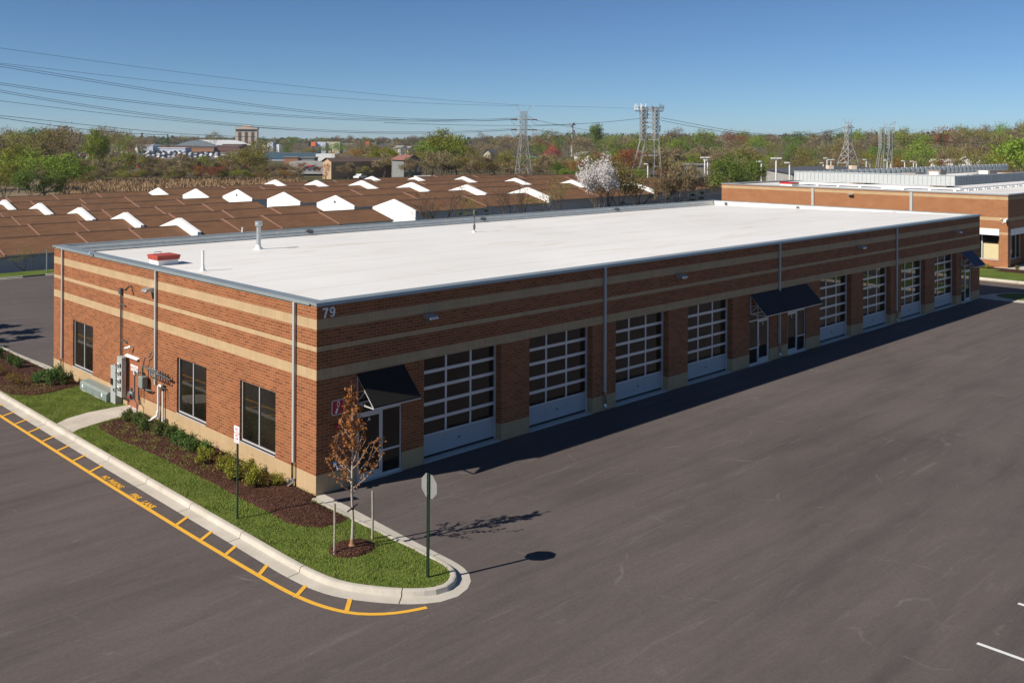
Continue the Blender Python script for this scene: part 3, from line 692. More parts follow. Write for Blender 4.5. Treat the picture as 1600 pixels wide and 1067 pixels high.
# service door and the sign on it
d = MB(); d.box(.05, .078, 12.905, 13.995, .0, 2.065); sd = d.build('service_door', M['brown_door'], bld)
for txt, z in (('SPRINKLER', 1.66), ('ELECTRIC', 1.52), ('RM', 1.38)):
    text('door_lettering', txt, .15, frame((.046, 13.45, z), (0,-1,0), (0,0,1)), M['sign_white'], sd, align='CENTER', bold=.007, sx=1.0)
h = MB(); h.lathe([(.03,0), (.03,.05), (0,.055)], (.05,13.05,1.0), 10, (-1,0,0)); h.build('knob', M['silver'], sd)
d = MB(); d.prism([(.0,12.85,2.09), (-.11,12.85,2.07), (-.11,12.85,2.10), (.0,12.85,2.15)], (0,1.2,0)); d.build('drip_cap', M['white'], sd)
d = MB(); d.box(-.02, .049, 12.905, 13.995, -.03, .02); d.build('threshold', M['white'], sd)

# end-wall cameras
def bullet_camera(name, y, z, m, sway):
    b = MB(); b.lathe([(.05,0), (.05,.03), (.02,.04), (.02,.09)], (0,y,z), 12, (-1,0,0)); b.tube([(-.09,y,z), (-.12,y+.02,z-.02), (-.14,y+.05,z-.02)], .022, 8)
    b.lathe([(.0,-.01), (.045,0), (.045,.22), (.055,.22), (.055,.24), (0,.235)], (-.13,y+.02,z-.01), 12, sway); return b.build(name, m, bld, smooth=False)
bullet_camera('security_camera', 13.62, 4.98, M['darkgrey'], (-.6,-.5,-.35)); bullet_camera('security_camera', 13.4, 2.56, M['galv'], (-.6,.8,-.35))
b = MB(); b.tube([(-.02,20.2,5.96), (-.02,20.2,6.06), (-.08,20.2,6.12)], .03, 8); b = MB()
b.tube([(-.06,17.6,5.9), (-.12,17.6,5.95), (-.16,17.6,6.02)], .02, 8); b.lathe([(.03,0), (.04,.02), (.04,.16), (0,.17)], (-.16,17.6,6.02), 10, (-.5,-.8,-.1)); b.build('parapet_camera', M['white'], bld)

# roof furniture (fixed to the roof)
hc = gnd(254,412,5.72); x, y = hc.x+.1, hc.y+.1
b = MB(); b.box(x-.44, x+.44, y-.44, y+.44, 5.6, 5.90); hb = b.build('roof_hatch', M['white'], bld)
b = MB(); b.box(x-.49, x+.49, y-.49, y+.49, 5.905, 5.99); b.box(x-.51, x+.51, y-.51, y+.51, 5.995, 6.10); b.build('hatch_lid', M['redhatch'], hb, bevel=.015)
b = MB(); b.tube([(x-.2,y+.5,6.1), (x-.2,y+.45,6.17), (x+.1,y+.45,6.17), (x+.1,y+.5,6.1)], .015, 6); b.build('hatch_handle', M['galv'], hb)
def flue(x, y, r, h, cap):
    z = 5.9-.34*(y-.33)/21.8; b = MB(); b.lathe([(r*2.1,-.02), (r*1.9,.05), (r*1.25,.12), (r*1.2,.22)], (x,y,z), 16); o = b.build('vent_boot', M['white'], bld, smooth=True)
    b = MB(); b.lathe([(r,.18), (r,h)], (x,y,z), 16); 
    if cap: b.lathe([(r*1.0,h-.02), (r*1.75,h), (r*1.75,h+.12), (r*1.6,h+.14), (r*1.75,h+.16), (r*1.75,h+.22), (0,h+.26)], (x,y,z), 16)
    else: b.poly([(x+r*math.cos(a), y+r*math.sin(a), z+h) for a in np.linspace(0, 6.28, 17)[:-1]])
    b.build('vent_pipe', M['galv'] if cap else M['pvc'], o, smooth=not cap)
p = gnd(317,423,5.74); flue(p.x, p.y, .055, .82, False)
p = gnd(404,389,5.65); flue(p.x, p.y, .105, 1.15, True)
p = gnd(379,372,5.58); flue(p.x, p.y, .055, .62, False)
p = gnd(741,362.5,5.66); b = MB(); x, y, z = p
b.lathe([(.13,-.02), (.12,.05), (.07,.07)], (x,y,z), 14); o = b.build('vent_boot', M['white'], bld)
b = MB(); b.tube([(x,y,z), (x,y,z+1.2)], .03, 8); b.lathe([(.03,.12), (.07,.2), (.07,.42), (.03,.5)], (x,y,z), 12); b.lathe([(.03,.98), (.06,1.02), (.07,1.2), (.03,1.3)], (x,y,z), 12)
b.bar((x-.09,y,z+.9), (x+.09,y,z+.9), .02); b.build('vent_pipe', M['darkgrey'], o)

# ------------------------------------------------------------------ services against the end wall
t_ = tag(empty('meter_cabinet', (0,13.85,0)), 'tall grey electric meter stack with four round dials standing against the brick wall', 'meter cabinet')
def put(b, name, m, root, **k):
    o = b.build(name, m, root, **k); o.data.transform(Matrix.Translation(-root.location)); return o
b = MB(); b.box(-.25, -.06, 13.98, 14.47, .38, 2.02); put(b, 'cabinet_body', M['cabinet'], t_, bevel=.01)
b = MB(); b.box(-.06, -.004, 14.08, 14.4, .5, 1.95); put(b, 'back_channel', M['darkgrey'], t_)
for z in (1.68, 1.36, 1.04, .72):
    b = MB(); b.lathe([(.085,0), (.085,.03), (.07,.045), (.066,.09), (0,.10)], (-.25,14.33,z), 16, (-1,0,0)); put(b, 'meter', M['silver'], t_)
    b = MB(); b.box(-.28, -.251, 14.05, 14.13, z-.08, z+.08); put(b, 'breaker', M['black'], t_)
b = MB(); b.box(-.14, -.11, 13.95, 13.979, .9, 1.4); put(b, 'latch_bar', M['silver'], t_)
t_ = tag(empty('switch_cabinet', (0,14.4,0)), 'narrow grey service cabinet with a black handle plate left of the meter stack', 'electric cabinet')
b = MB(); b.box(-.30, -.004, 14.49, 14.99, .02, 1.58); put(b, 'cabinet_body', M['cabinet'], t_, bevel=.01)
b = MB(); b.box(-.33, -.301, 14.72, 14.92, .78, 1.04); put(b, 'handle_plate', M['black'], t_)
b = MB(); b.lathe([(.07,0), (.07,.05), (0,.06)], (-.30,14.56,.62), 12, (-1,0,0)); put(b, 'knob', M['silver'], t_)
t_ = tag(empty('ground_enclosure', (-.25,16.4,0)), 'long low grey green steel utility box lying along the foot of the brick wall', 'utility box')
b = MB(); b.prism([(-.46,15.02,.06), (-.46,15.02,.34), (-.38,15.02,.42), (-.03,15.02,.45), (-.03,15.02,.06)], (0,2.9,0)); put(b, 'box_body', M['greenbox'], t_, bevel=.015)
b = MB(); b.box(-.42, -.06, 15.06, 17.86, .0, .06); put(b, 'plinth', M['concrete_bare'], t_)
for y in (15.5, 17.6):
    b = MB(); b.box(-.466, -.461, y-.06, y+.06, .18, .32); put(b, 'warning_label', M['sign_white'], t_)
for k in range(1, 4):
    b = MB(); b.box(-.468, -.461, 15.02+k*.72-.015, 15.02+k*.72+.015, .07, .34); put(b, 'panel_rib', M['greenbox'], t_)
t_ = tag(empty('conduit', (-.05,14.6,0)), 'thin dark conduit running up the lit brick wall to a small junction box', 'conduit')
b = MB()
for y in (14.62, 14.50): b.tube([(-.045,y,1.5), (-.045,y,4.6)], .022, 8)
b.bar((-.04,14.62,4.15), (-.04,14.15,4.10), .04); b.bar((-.04,14.50,2.66), (-.04,14.0,2.62), .05); put(b, 'pipe', M['darkgrey'], t_)
b = MB(); b.box(-.12, -.004, 14.46, 14.68, 4.55, 4.8); put(b, 'junction_box', M['darkgrey'], t_)

t_ = tag(empty('gas_meter', (-.2,12.3,0)), 'dark gas meter with a row of branch pipes and valves mounted beside the brown door', 'gas meter')
b = MB(); b.box(-.34, -.1, 11.82, 12.2, 1.15, 1.62); put(b, 'meter_body', M['greenbox'], t_, bevel=.04)
b = MB(); b.lathe([(.0,-.04), (.17,-.03), (.19,.0), (.17,.05), (.09,.08), (.08,.13), (0,.14)], (-.28,12.98,.68), 18, (-.9,-.35,.1)); b.lathe([(.0,0), (.09,0), (.09,.07), (0,.08)], (-.2,13.1,.86), 14, (-1,0,.2)); put(b, 'second_meter', M['darkgrey'], t_)
b = MB(); b.lathe([(.05,0), (.05,.03), (0,.035)], (-.40,12.86,.66), 12, (-.9,-.35,0)); put(b, 'red_cap', M['red'], t_)
b = MB(); b.lathe([(0,-.07), (.13,-.05), (.14,0), (.06,.05), (.06,.12), (0,.13)], (-.26,12.45,1.70), 16, (-1,.2,0)); put(b, 'regulator', M['galv'], t_)
b = MB()
b.tube([(-.24,12.5,.0), (-.24,12.5,.42), (-.24,12.74,.52), (-.24,12.74,1.5), (-.24,12.5,1.66), (-.24,12.2,1.72)], .028, 8)
b.tube([(-.2,12.45,.6), (-.2,12.45,1.1), (-.2,12.2,1.14), (-.2,11.7,1.12), (-.1,11.45,1.12)], .034, 8)
b.tube([(-.22,12.05,1.60), (-.22,12.05,1.98), (-.18,11.9,2.0), (-.16,11.6,1.95), (-.16,9.7,1.86)], .036, 8)
b.tube([(-.2,12.1,1.95), (-.16,11.95,2.35), (-.1,11.7,2.40), (-.08,11.52,2.62), (-.06,11.45,2.62)], .022, 8); b.bar((-.06,11.62,2.64), (-.06,11.2,2.60), .035)
put(b, 'pipework', M['darkgrey'], t_)
for k in range(8):
    y = 11.45-.22*k; b = MB(); b.tube([(-.16,y,1.72), (-.16,y,2.06)], .026, 8); b.lathe([(.045,-.04), (.045,.04)], (-.16,y,1.90), 10, (0,1,0)); b.obox((-.22,y,2.0), (.03,0,0), (0,.03,0), (0,0,.012))
    b.tube([(-.16,y,1.73), (-.08,y,1.6), (-.004,y,1.58)], .018, 6); put(b, 'branch_valve', M['darkgrey'] if k > 3 else M['galv'], t_)
t_ = tag(empty('vent_pipes', (-.1,10.7,0)), 'pair of white plastic pipes rising from the mulch against the wall under the gas pipes', 'pipes')
b = MB(); b.tube([(-.34,11.15,.05), (-.26,11.05,.12), (-.12,10.93,.24), (-.09,10.9,.45)], .06, 10); b.tube([(-.09,10.9,.1), (-.09,10.9,1.42), (-.09,10.78,1.46), (-.09,10.62,1.42)], .045, 10); put(b, 'pipe', M['pvc'], t_)
b = MB(); b.tube([(-.09,10.5,.12), (-.09,10.5,1.34)], .04, 10); put(b, 'pipe', M['pvc'], t_)
b = MB(); b.lathe([(.05,0), (.06,.1), (.06,.2), (.03,.24)], (-.09,10.28,.05), 10); b.lathe([(.05,1.3), (.07,1.34), (.07,1.5), (.03,1.54)], (-.09,10.5,0), 10); b.tube([(-.09,10.5,1.42), (-.09,10.3,1.42), (-.09,10.26,1.1)], .025, 8); put(b, 'valve', M['darkgrey'], t_)

# ------------------------------------------------------------------ signs, stakes
t_ = tag(empty('stop_sign', (-1.05,-6.70,0)), 'back of an eight sided stop sign on a dark green post in the grass tip', 'stop sign')
b = MB(); b.obox((-1.05,-6.70,1.30), (.012,0,0), (0,.035,0), (0,0,1.32)); b.obox((-1.065,-6.665,1.30), (.015,0,0), (0,.004,0), (0,0,1.32)); b.obox((-1.065,-6.735,1.30), (.015,0,0), (0,.004,0), (0,0,1.32)); put(b, 'post', M['green_post'], t_)
oct_ = [(-1.034, -6.70+.325*math.cos(R(22.5+45*k)), 2.30+.325*math.sin(R(22.5+45*k))) for k in range(8)]
b = MB(); b.prism(oct_, (.004,0,0)); put(b, 'sign_back', M['sign_back'], t_)
b = MB(); b.prism([(-1.0295, -6.70+.32*math.cos(R(22.5+45*k)), 2.30+.32*math.sin(R(22.5+45*k))) for k in range(8)], (.001,0,0)); put(b, 'red_face', M['sign_red'], t_)
o = text('stop_lettering', 'STOP', .24, frame((-1.027,-6.70,2.22), (0,1,0), (0,0,1)), M['sign_white'], None, align='CENTER', bold=.008); o.parent = t_; o.data.transform(Matrix.Translation(-t_.location))
for z in (2.12, 2.46): b = MB(); b.lathe([(.012,0), (.012,.012), (0,.014)], (-1.08,-6.70,z), 8, (-1,0,0)); put(b, 'bolt', M['silver'], t_)

t_ = tag(empty('no_parking_sign', (-2.66,.02,0)), 'small white and red no parking fire lane sign on a dark green post', 'parking sign')
b = MB(); b.obox((-2.66,.02,1.33), (.012,0,0), (0,.03,0), (0,0,1.35)); b.obox((-2.648,.045,1.33), (.014,0,0), (0,.004,0), (0,0,1.35)); b.obox((-2.648,-.005,1.33), (.014,0,0), (0,.004,0), (0,0,1.35)); put(b, 'post', M['green_post'], t_)
b = MB(); b.box(-2.685, -2.675, -.13, .17, 2.22, 2.70); put(b, 'sign_plate', M['sign_white'], t_)
b = MB(); b.box(-2.6885, -2.6855, -.12, .16, 2.465, 2.53); put(b, 'red_band', M['sign_red'], t_)
for txt, z, s, mm in (('NO', 2.565, .12, 'sign_red'), ('PARKING', 2.475, .062, 'sign_white'), ('FIRE', 2.395, .08, 'sign_red'), ('LANE', 2.315, .08, 'sign_red')):
    o = text('sign_lettering', txt, s, frame((-2.6895 if txt == 'PARKING' else -2.6865, .02, z), (0,-1,0), (0,0,1)), M[mm], None, align='CENTER', bold=.003); o.parent = t_; o.data.transform(Matrix.Translation(-t_.location))
b = MB(); X = -2.6865; b.quad((X,.10,2.262), (X,-.06,2.262), (X,-.06,2.278), (X,.10,2.278)); b.poly([(X,.15,2.27), (X,.10,2.245), (X,.10,2.295)]); b.poly([(X,-.11,2.27), (X,-.06,2.295), (X,-.06,2.245)]); put(b, 'arrow', M['sign_red'], t_)
for x, y, h, lab in ((-2.0,-3.96,1.37,'shorter weathered wooden stake on the left of the young copper leaved tree'), (-.69,-3.86,1.35,'weathered wooden stake on the right of the young copper leaved tree, by the white kerb')):
    b = MB(); b.tube([(0,0,-.1), (.01,.0,h*.5), (0,0,h)], [.035,.032,.032], 8); o = b.build('tree_stake', M['wood_stake']); o.location = (x, y, 0); tag(o, lab, 'stake', 'stakes beside the young tree')

# ------------------------------------------------------------------ plants
def np_mesh(name, V, F, mats, MI=None, smooth=False):
    me = bpy.data.meshes.new(name); k = F.shape[1]; n = len(F)
    me.vertices.add(len(V)); me.vertices.foreach_set('co', V.astype(np.float32).ravel())
    me.loops.add(n*k); me.loops.foreach_set('vertex_index', F.astype(np.int32).ravel())
    me.polygons.add(n); me.polygons.foreach_set('loop_start', np.arange(0, n*k, k, dtype=np.int32)); me.polygons.foreach_set('loop_total', np.full(n, k, np.int32))
    for m in mats: me.materials.append(m)
    if MI is not None: me.polygons.foreach_set('material_index', MI.astype(np.int32))
    if smooth: me.polygons.foreach_set('use_smooth', np.ones(n, bool))
    me.update(calc_edges=True); me.validate(); return me
def leaf_quads(C, size, g, aspect=.6, flat=.0, jitter=.35, dirs=None):
    """one small pointed quad per centre"""
    n = len(C); d = g.normal(size=(n, 3)) if dirs is None else dirs+g.normal(size=(n, 3))*.35
    d[:, 2] *= (1-flat); d /= np.linalg.norm(d, axis=1)[:, None]+1e-9
    q = g.normal(size=(n, 3)); s = np.cross(d, q); s /= np.linalg.norm(s, axis=1)[:, None]+1e-9
    L_ = size*(1+jitter*g.uniform(-1, 1, n))[:, None]
    V = np.stack([C-d*L_*.5, C+s*L_*aspect*.5, C+d*L_*.5, C-s*L_*aspect*.5], 1).reshape(-1, 3)
    return V, np.arange(n*4).reshape(n, 4)
def skeleton(rng, h, trunk=.3, spread=.35, levels=3, kids=(3,4), up=.35, rad=.022, lean=.05, excur=1.0):
    limbs, tips = [], []
    def grow(p, d, ln, r, lv):
        n = 4; pts = [p.copy()]; rs = [r]; dd = d.copy()
        for i in range(n):
            dd = (dd+Vector((rng.gauss(0,.13), rng.gauss(0,.13), rng.gauss(0,.08)+.05*up))).normalized()
            p = p+dd*(ln/n); pts.append(p.copy()); rs.append(r*(1-.5*(i+1)/n))
        limbs.append((pts, rs, lv))
        if lv == 0: tips.append((p, dd)); return
        k = rng.randint(*kids)
        for j in range(k):
            a = rng.uniform(0, 6.28); t_ = rng.uniform(.45, 1.0) if j else 1.0
            base = pts[min(n, max(1, round(t_*n)))]
            ax = Vector((math.cos(a), math.sin(a), rng.uniform(-.1,.5))); nd = (dd*(.75 if j else 1.2)+ax*rng.uniform(.5, 1.0)*excur+Vector((0,0,up*.5))).normalized()
            grow(base, nd, ln*rng.uniform(.6,.85), rs[-1]*rng.uniform(.65,.9), lv-1)
    p = Vector((0,0,-.3)); d = Vector((rng.gauss(0,lean), rng.gauss(0,lean), 1)).normalized(); th = h*trunk; pts = [p, p+d*(th*.5+.3), p+d*(th+.3)]
    R0 = h*rad; limbs.append((pts, [R0*1.25, R0, R0*.85], 9)); top = pts[-1]
    k = rng.randint(3, 5); a0 = rng.uniform(0, 6.28)
    for j in range(k):
        a = a0+6.28*j/k+rng.uniform(-.4,.4); nd = Vector((math.cos(a)*spread*2.2, math.sin(a)*spread*2.2, 1+rng.uniform(-.2,.3))).normalized()
        grow(top-d*th*rng.uniform(0,.25), nd, h*.33*rng.uniform(.8,1.15), R0*.55, levels-1)
    grow(top, d, h*.34, R0*.6, levels-1)
    return limbs, tips
def limb_mesh(name, limbs, bark, sides=(7,4,3)):
    b = MB()
    for pts, rs, lv in limbs: b.tube(pts, rs, sides[0] if lv == 9 else (sides[1] if lv >= 1 else sides[2]), cap=False)
    return b.mesh(name, bark)
def norm_height(limbs, tips, h):
    top = max(p.z for p, _ in tips); k = h/top
    for pts, rs, lv in limbs:
        for p in pts: p.z = p.z*k if p.z > 0 else p.z
    for p, _ in tips: pass
    return k
def make_tree(kind, seed, h=12, trunk=.25, spread=.35, levels=3, leaf='green', n=2600, size=.32, sig=.7, bark=None, twigs=False, kids=(3,4), up=.35, aspect=.6, single=False, rad=.018):
    rng = random.Random(seed); g = np.random.default_rng(seed); limbs, tips = skeleton(rng, h, trunk, spread, levels, kids, up, rad)
    T = np.array([tuple(p) for p, _ in tips]); D = np.array([tuple(d) for _, d in tips]); top = T[:, 2].max(); T[:, 2] *= h/top*.97
    for pts, rs, lv in limbs:
        for p in pts:
            if p.z > 0: p.z *= h/top*.97
    w = g.uniform(.3, 1.6, len(T)); idx = g.choice(len(T), n, p=w/w.sum())
    C = T[idx]+g.normal(size=(n, 3))*sig*np.array([1, 1, .7]); C[:, 2] = np.maximum(C[:, 2], h*.1)
    V, F = leaf_quads(C, size, g, aspect, dirs=D[idx]*.8 if twigs else None)
    bark = bark or BARK
    if single:
        tm = limb_mesh('t', [l for l in limbs if l[2] >= 1], bark, (5,3,3)); tv = np.array([tuple(v.co) for v in tm.vertices]); tf = np.array([tuple(p.vertices) for p in tm.polygons])
        bpy.data.meshes.remove(tm)
        VV = np.vstack([V, tv]); FF = np.vstack([F, tf+len(V)]); MI = np.r_[np.zeros(len(F)), np.ones(len(tf))]
        return np_mesh(kind, VV, FF, [L[leaf], bark], MI)
    return limb_mesh('trunk', limbs, bark), np_mesh('crown', V, F, [L[leaf]])
def make_pine(seed, h=14, w=.22, n=1800, size=.55, single=True, ragged=.25):
    rng = random.Random(seed); g = np.random.default_rng(seed); Cs, Ds = [], []; b = MB(); b.tube([(0,0,-.3), (0,0,h*.5), (0,0,h*.98)], [h*.018, h*.012, h*.003], 6, cap=False)
    lev = int(h*1.3)
    for i in range(lev):
        t_ = .12+.88*i/lev; z = h*t_; r = h*w*(1-t_)**.8*rng.uniform(1-ragged, 1+ragged)+.15
        for k in range(6):
            a = rng.uniform(0, 6.28); rr = r*rng.uniform(.6, 1.1); m_ = max(4, int(n/lev/6)); u = g.uniform(.15, 1, m_)**.7
            Cs.append(np.stack([np.cos(a)*rr*u, np.sin(a)*rr*u, z-.25*rr*u+.0*u], 1)+g.normal(size=(m_, 3))*.12*max(.6, r*.5)); Ds.append(np.tile([math.cos(a), math.sin(a), -.1], (m_, 1)))
    C = np.vstack(Cs); V, F = leaf_quads(C, size, g, .4, dirs=np.vstack(Ds))
    tm = b.mesh('t', BARKD); tv = np.array([tuple(v.co) for v in tm.vertices]); tf = np.array([tuple(p.vertices) for p in tm.polygons]); bpy.data.meshes.remove(tm)
    if single: return np_mesh('evergreen', np.vstack([V, tv]), np.vstack([F, tf+len(V)]), [L['pine'], BARKD], np.r_[np.zeros(len(F)), np.ones(len(tf))])
    return np_mesh('trunk', tv, tf, [BARKD]), np_mesh('crown', V, F, [L['pine']])

def tree_obj(name, meshes, loc, s, rz, label, cat='tree', group=None, sxy=1.0):
    if isinstance(meshes, tuple):
        t_ = empty(name, loc, rz)
        for n_, me in zip(('trunk', 'crown'), meshes):
            o = bpy.data.objects.new(n_, me); COL.objects.link(o); o.parent = t_
    else:
        t_ = bpy.data.objects.new(name, meshes); COL.objects.link(t_); t_.location = loc; t_.rotation_euler = (0,0,rz)
    t_.scale = (s*sxy, s*sxy, s); return tag(t_, label, cat, group)
RT = random.Random(77)
def plant(name, meshes, h0, px, top, d, label, group=None, sxy=1.0, cat='tree', dz=0):
    """stand a tree at depth d so that its tip reaches the height seen there"""
    p = at(px, HOR, d); z = z_terr(p.x, p.y)+dz; zt = at(px, top, d).z; s = max(.15, (zt-z)/h0)
    return tree_obj(name, meshes, (p.x, p.y, z), s, RT.uniform(0, 6.28), label, cat, group, sxy)

# --- the young tree in the grass tip
def young_tree():
    rng = random.Random(11); g = np.random.default_rng(11); limbs = []; clumps = []
    tr = [Vector((0,0,-.05)), Vector((.03,.0,.7)), Vector((-.01,.02,1.5)), Vector((.02,.01,2.6)), Vector((-.03,.0,3.7)), Vector((-.05,.02,4.35))]
    limbs.append((tr, [.055,.036,.032,.024,.014,.006], 9))
    def pt(z):
        for a, b in zip(tr[:-1], tr[1:]):
            if a.z <= z <= b.z: return a.lerp(b, (z-a.z)/(b.z-a.z))
        return tr[-1]
    for i in range(26):
        z = 1.35+2.75*(i/25)**1.05; a = i*2.4+rng.uniform(-.3,.3); ln = (1.25 if z < 2.3 else .9)*(1-(z-1.35)/3.6)*rng.uniform(.75,1.15)
        d = Vector((math.cos(a), math.sin(a), .6+.35*(z-1.35)/3)).normalized(); p = pt(z); pts = [p.copy()]; dd = d
        for k in range(5):
            dd = (dd+Vector((0,0,.14))+Vector((rng.gauss(0,.08), rng.gauss(0,.08), 0))).normalized(); p = p+dd*ln/5; pts.append(p.copy())
            if k >= 1 and rng.random() < .75:
                sd = (dd+Vector((rng.gauss(0,.7), rng.gauss(0,.7), .2))).normalized(); q = p+sd*ln*.25; limbs.append(([p.copy(), p.lerp(q,.5), q], [.005,.004,.003], 0)); clumps.append(q); clumps.append(p.lerp(q,.6))
            if k >= 0: clumps.append(p.copy())
        limbs.append((pts, [.013*(1-.15*k) for k in range(6)], 1))
    for z in np.arange(2.6, 4.4, .09): clumps.append(pt(z)+Vector((rng.gauss(0,.05), rng.gauss(0,.05), 0)))
    C = []
    for c in clumps:
        k = rng.randint(3, 6); C.append(np.array(tuple(c))+g.normal(size=(k, 3))*.032)
    C = np.vstack(C); V, F = leaf_quads(C, .075, g, .7)
    return limb_mesh('trunk', limbs, BARKP, (9,6,4)), np_mesh('crown', V, F, [L['copper']])
yt = young_tree()
t_ = tree_obj('young_tree', yt, (-1.43,-3.96,.07), 1, .4, 'slim young copper leaved tree in a round mulch ring by the building corner', 'tree')
b = MB(); b.lathe([(.05,1.0), (.052,1.03), (.05,1.06)], (0,0,0), 10); b.bar((-.22,.02,1.0), (.22,-.02,1.06), .022, .03); o = b.build('tie', M['black'], t_)
b = MB(); b.lathe([(.17,-.05), (.13,.0), (.07,.08), (.055,.2)], (0,0,0), 12); o = b.build('root_flare', wear('orange brown root bark', (.30,.15,.07), .9, 0, .3, 12), t_)

# --- shrubs
def shrub_mesh(seed, leaf, n, size, h=.60, r=.31, spiky=.0):
    g = np.random.default_rng(seed); rng = random.Random(seed); C = []; b = MB(); tips = []
    for i in range(16):
        a = rng.uniform(0, 6.28); e = rng.uniform(.15, 1.0); tip = Vector((r*math.cos(a)*math.sqrt(1-e*e*.8)*rng.uniform(.7,1.05), r*math.sin(a)*math.sqrt(1-e*e*.8)*rng.uniform(.7,1.05), h*(.25+.75*e)*rng.uniform(.85,1.1)))
        b.tube([(0,0,-.03), tip*.5, tip], [.010,.007,.003], 4, cap=False); tips.append(tip)
    per = n//len(tips)
    for tip in tips:
        u = g.uniform(.55, 1.0+spiky, per); C.append(np.outer(u, np.array(tuple(tip)))+g.normal(size=(per, 3))*np.array([.065, .065, .06]))
    C = np.vstack(C); C[:, 2] = np.maximum(C[:, 2], .02); V, F = leaf_quads(C, size, g, .6)
    return b.mesh('stems', BARK), np_mesh('foliage', V, F, [L[leaf]])
BOX = [shrub_mesh(s, 'box', 1100, .065) for s in (1, 2, 3)]; BARB = [shrub_mesh(s, 'barb', 1100, .065, .6, .36, .10) for s in (4, 5)]; GOLD = [shrub_mesh(6, 'gold', 420, .065, .45, .5, .15)]
def shrub(ms, x, y, s, rz, label, group):
    s *= .84; t_ = empty('shrub', (x, y, .05), rz); t_.scale = (s, s, s*RT.uniform(.92, 1.08))
    for n_, me in zip(('stems', 'foliage'), ms): o = bpy.data.objects.new(n_, me); COL.objects.link(o); o.parent = t_
    return tag(t_, label, 'shrub', group)
g1 = 'dark green shrubs along the end wall'
for i, (x, y, s, lab) in enumerate([
 (-.92,11.75,.92,'small dark green shrub nearest the concrete door path'), (-.88,10.95,.92,'dark green shrub second from the door path, in front of the white pipes'),
 (-.98,10.0,1.0,'dark green shrub third from the door path'), (-.9,9.0,1.12,'large dark green shrub in front of the window left edge, fourth from the path'),
 (-.75,8.35,1.1,'large dark green shrub close behind the fourth one under the middle window'), (-.88,7.45,1.1,'dark green shrub below the right half of the middle window'),
 (-.85,6.5,1.18,'tall dark green shrub, last but one before the yellowish shrubs'), (-.72,5.65,1.0,'dark green shrub touching the first yellowish shrub')]):
    shrub(BOX[i % 3], x, y, s, i*1.3, lab, g1)
g2 = 'yellow green shrubs along the end wall'
for i, (x, y, s, lab) in enumerate([
 (-1.12,4.95,1.1,'yellow green shrub next to the dark green row'), (-.95,3.85,1.15,'broad yellow green shrub behind the no parking sign post'),
 (-.62,3.1,.9,'sparse yellow green shrub tucked against the wall left of the last window'), (-1.2,2.95,1.05,'yellow green shrub just left of the no parking sign post'), (-.95,1.95,1.25,'large yellow green shrub under the last window'), (-.42,1.55,.75,'small sparse yellow green shrub beside the corner downspout')]):
    shrub(BARB[i % 2], x, y, s, i*2.1, lab, g2)
g3 = 'shrubs in the far mulch bed'
for i, (ms, x, y, s, lab) in enumerate([
 (BOX[0], -1.35,20.3,1.15,'left dark shrub of the clump by the far downspout'), (BOX[1], -1.1,19.45,1.3,'front middle dark shrub of the clump by the far downspout'), (BOX[2], -.62,19.25,1.2,'right dark shrub of the clump, nearest the brick wall'), (BOX[1], -.6,20.3,1.2,'rear dark shrub of the clump under the far window'),
 (BOX[2], -1.1,23.9,1.0,'dark green shrub with bright tips nearest the building corner in the far bed'), (BOX[0], -1.12,24.9,1.1,'dark green shrub second from the building corner in the far bed'), (BOX[1], -1.17,26.7,1.15,'bright green shrub cut by the left edge of the photo'), (BOX[2], -1.1,28.4,1.1,'dark green shrub farthest along the far bed'),
 (GOLD[0], -2.3,21.0,1.1,'low ochre shrub near the kerb in the far bed'), (GOLD[0], -2.0,20.4,1.0,'low ochre and green shrub beside the grass in the far bed'), (GOLD[0], -2.2,23.2,1.1,'ochre shrub at the left edge of the photo')]):
    shrub(ms, x, y, s, i*1.9, lab, g3)

# --- scattered grass blades, bark chips and weeds
def poly_inside(P):
    P = np.array(P)
    def f(X, Y):
        c = np.zeros(len(X), bool); j = len(P)-1
        for i in range(len(P)):
            cond = (P[i,1] > Y) != (P[j,1] > Y); xi = (P[j,0]-P[i,0])*(Y-P[i,1])/(P[j,1]-P[i,1]+1e-12)+P[i,0]; c ^= cond & (X < xi); j = i
        return c
    return f
gg = np.random.default_rng(9)
fl, f2, f1, f3 = poly_inside(lawn_pts), poly_inside(MUL2), poly_inside(MUL1), poly_inside(RING); fp = poly_inside(pl+pr)
def scatter(n, x0, x1, y0, y1, cond):
    X = gg.uniform(x0, x1, n); Y = gg.uniform(y0, y1, n); k = cond(X, Y); return X[k], Y[k]
X, Y = scatter(210000, -3.1, 0, -7.4, 19, lambda X, Y: fl(X, Y) & ~f2(X, Y) & ~f1(X, Y) & ~f3(X, Y) & ~fp(X, Y))
n = len(X); a = gg.uniform(0, 6.28, n); hh = gg.uniform(.02, .06, n)*(1+.5*np.sin(X*5)*np.sin(Y*4)); le = gg.normal(0, .022, (n, 2)); w = .007
base = np.stack([X, Y, np.full(n, .005)], 1); s_ = np.stack([np.cos(a)*w, np.sin(a)*w, np.zeros(n)], 1); tip = base+np.stack([le[:,0], le[:,1], hh], 1)
V = np.stack([base-s_, base+s_, tip], 1).reshape(-1, 3); o = bpy.data.objects.new('grass', np_mesh('grass', V, np.arange(n*3).reshape(n, 3), [M['blade']])); COL.objects.link(o)
tag(o, 'short mown green grass between the kerb and the mulch beds', 'grass', kind='stuff')
X, Y = scatter(26000, -3.0, 0, -5, 30, lambda X, Y: f2(X, Y) | f1(X, Y) | f3(X, Y)); n = len(X)
C = np.stack([X, Y, np.full(n, .075)+gg.uniform(-.01,.02,n)+np.where(f3(X,Y), .02, 0)], 1); V, F = leaf_quads(C, .055, gg, .35, flat=.7)
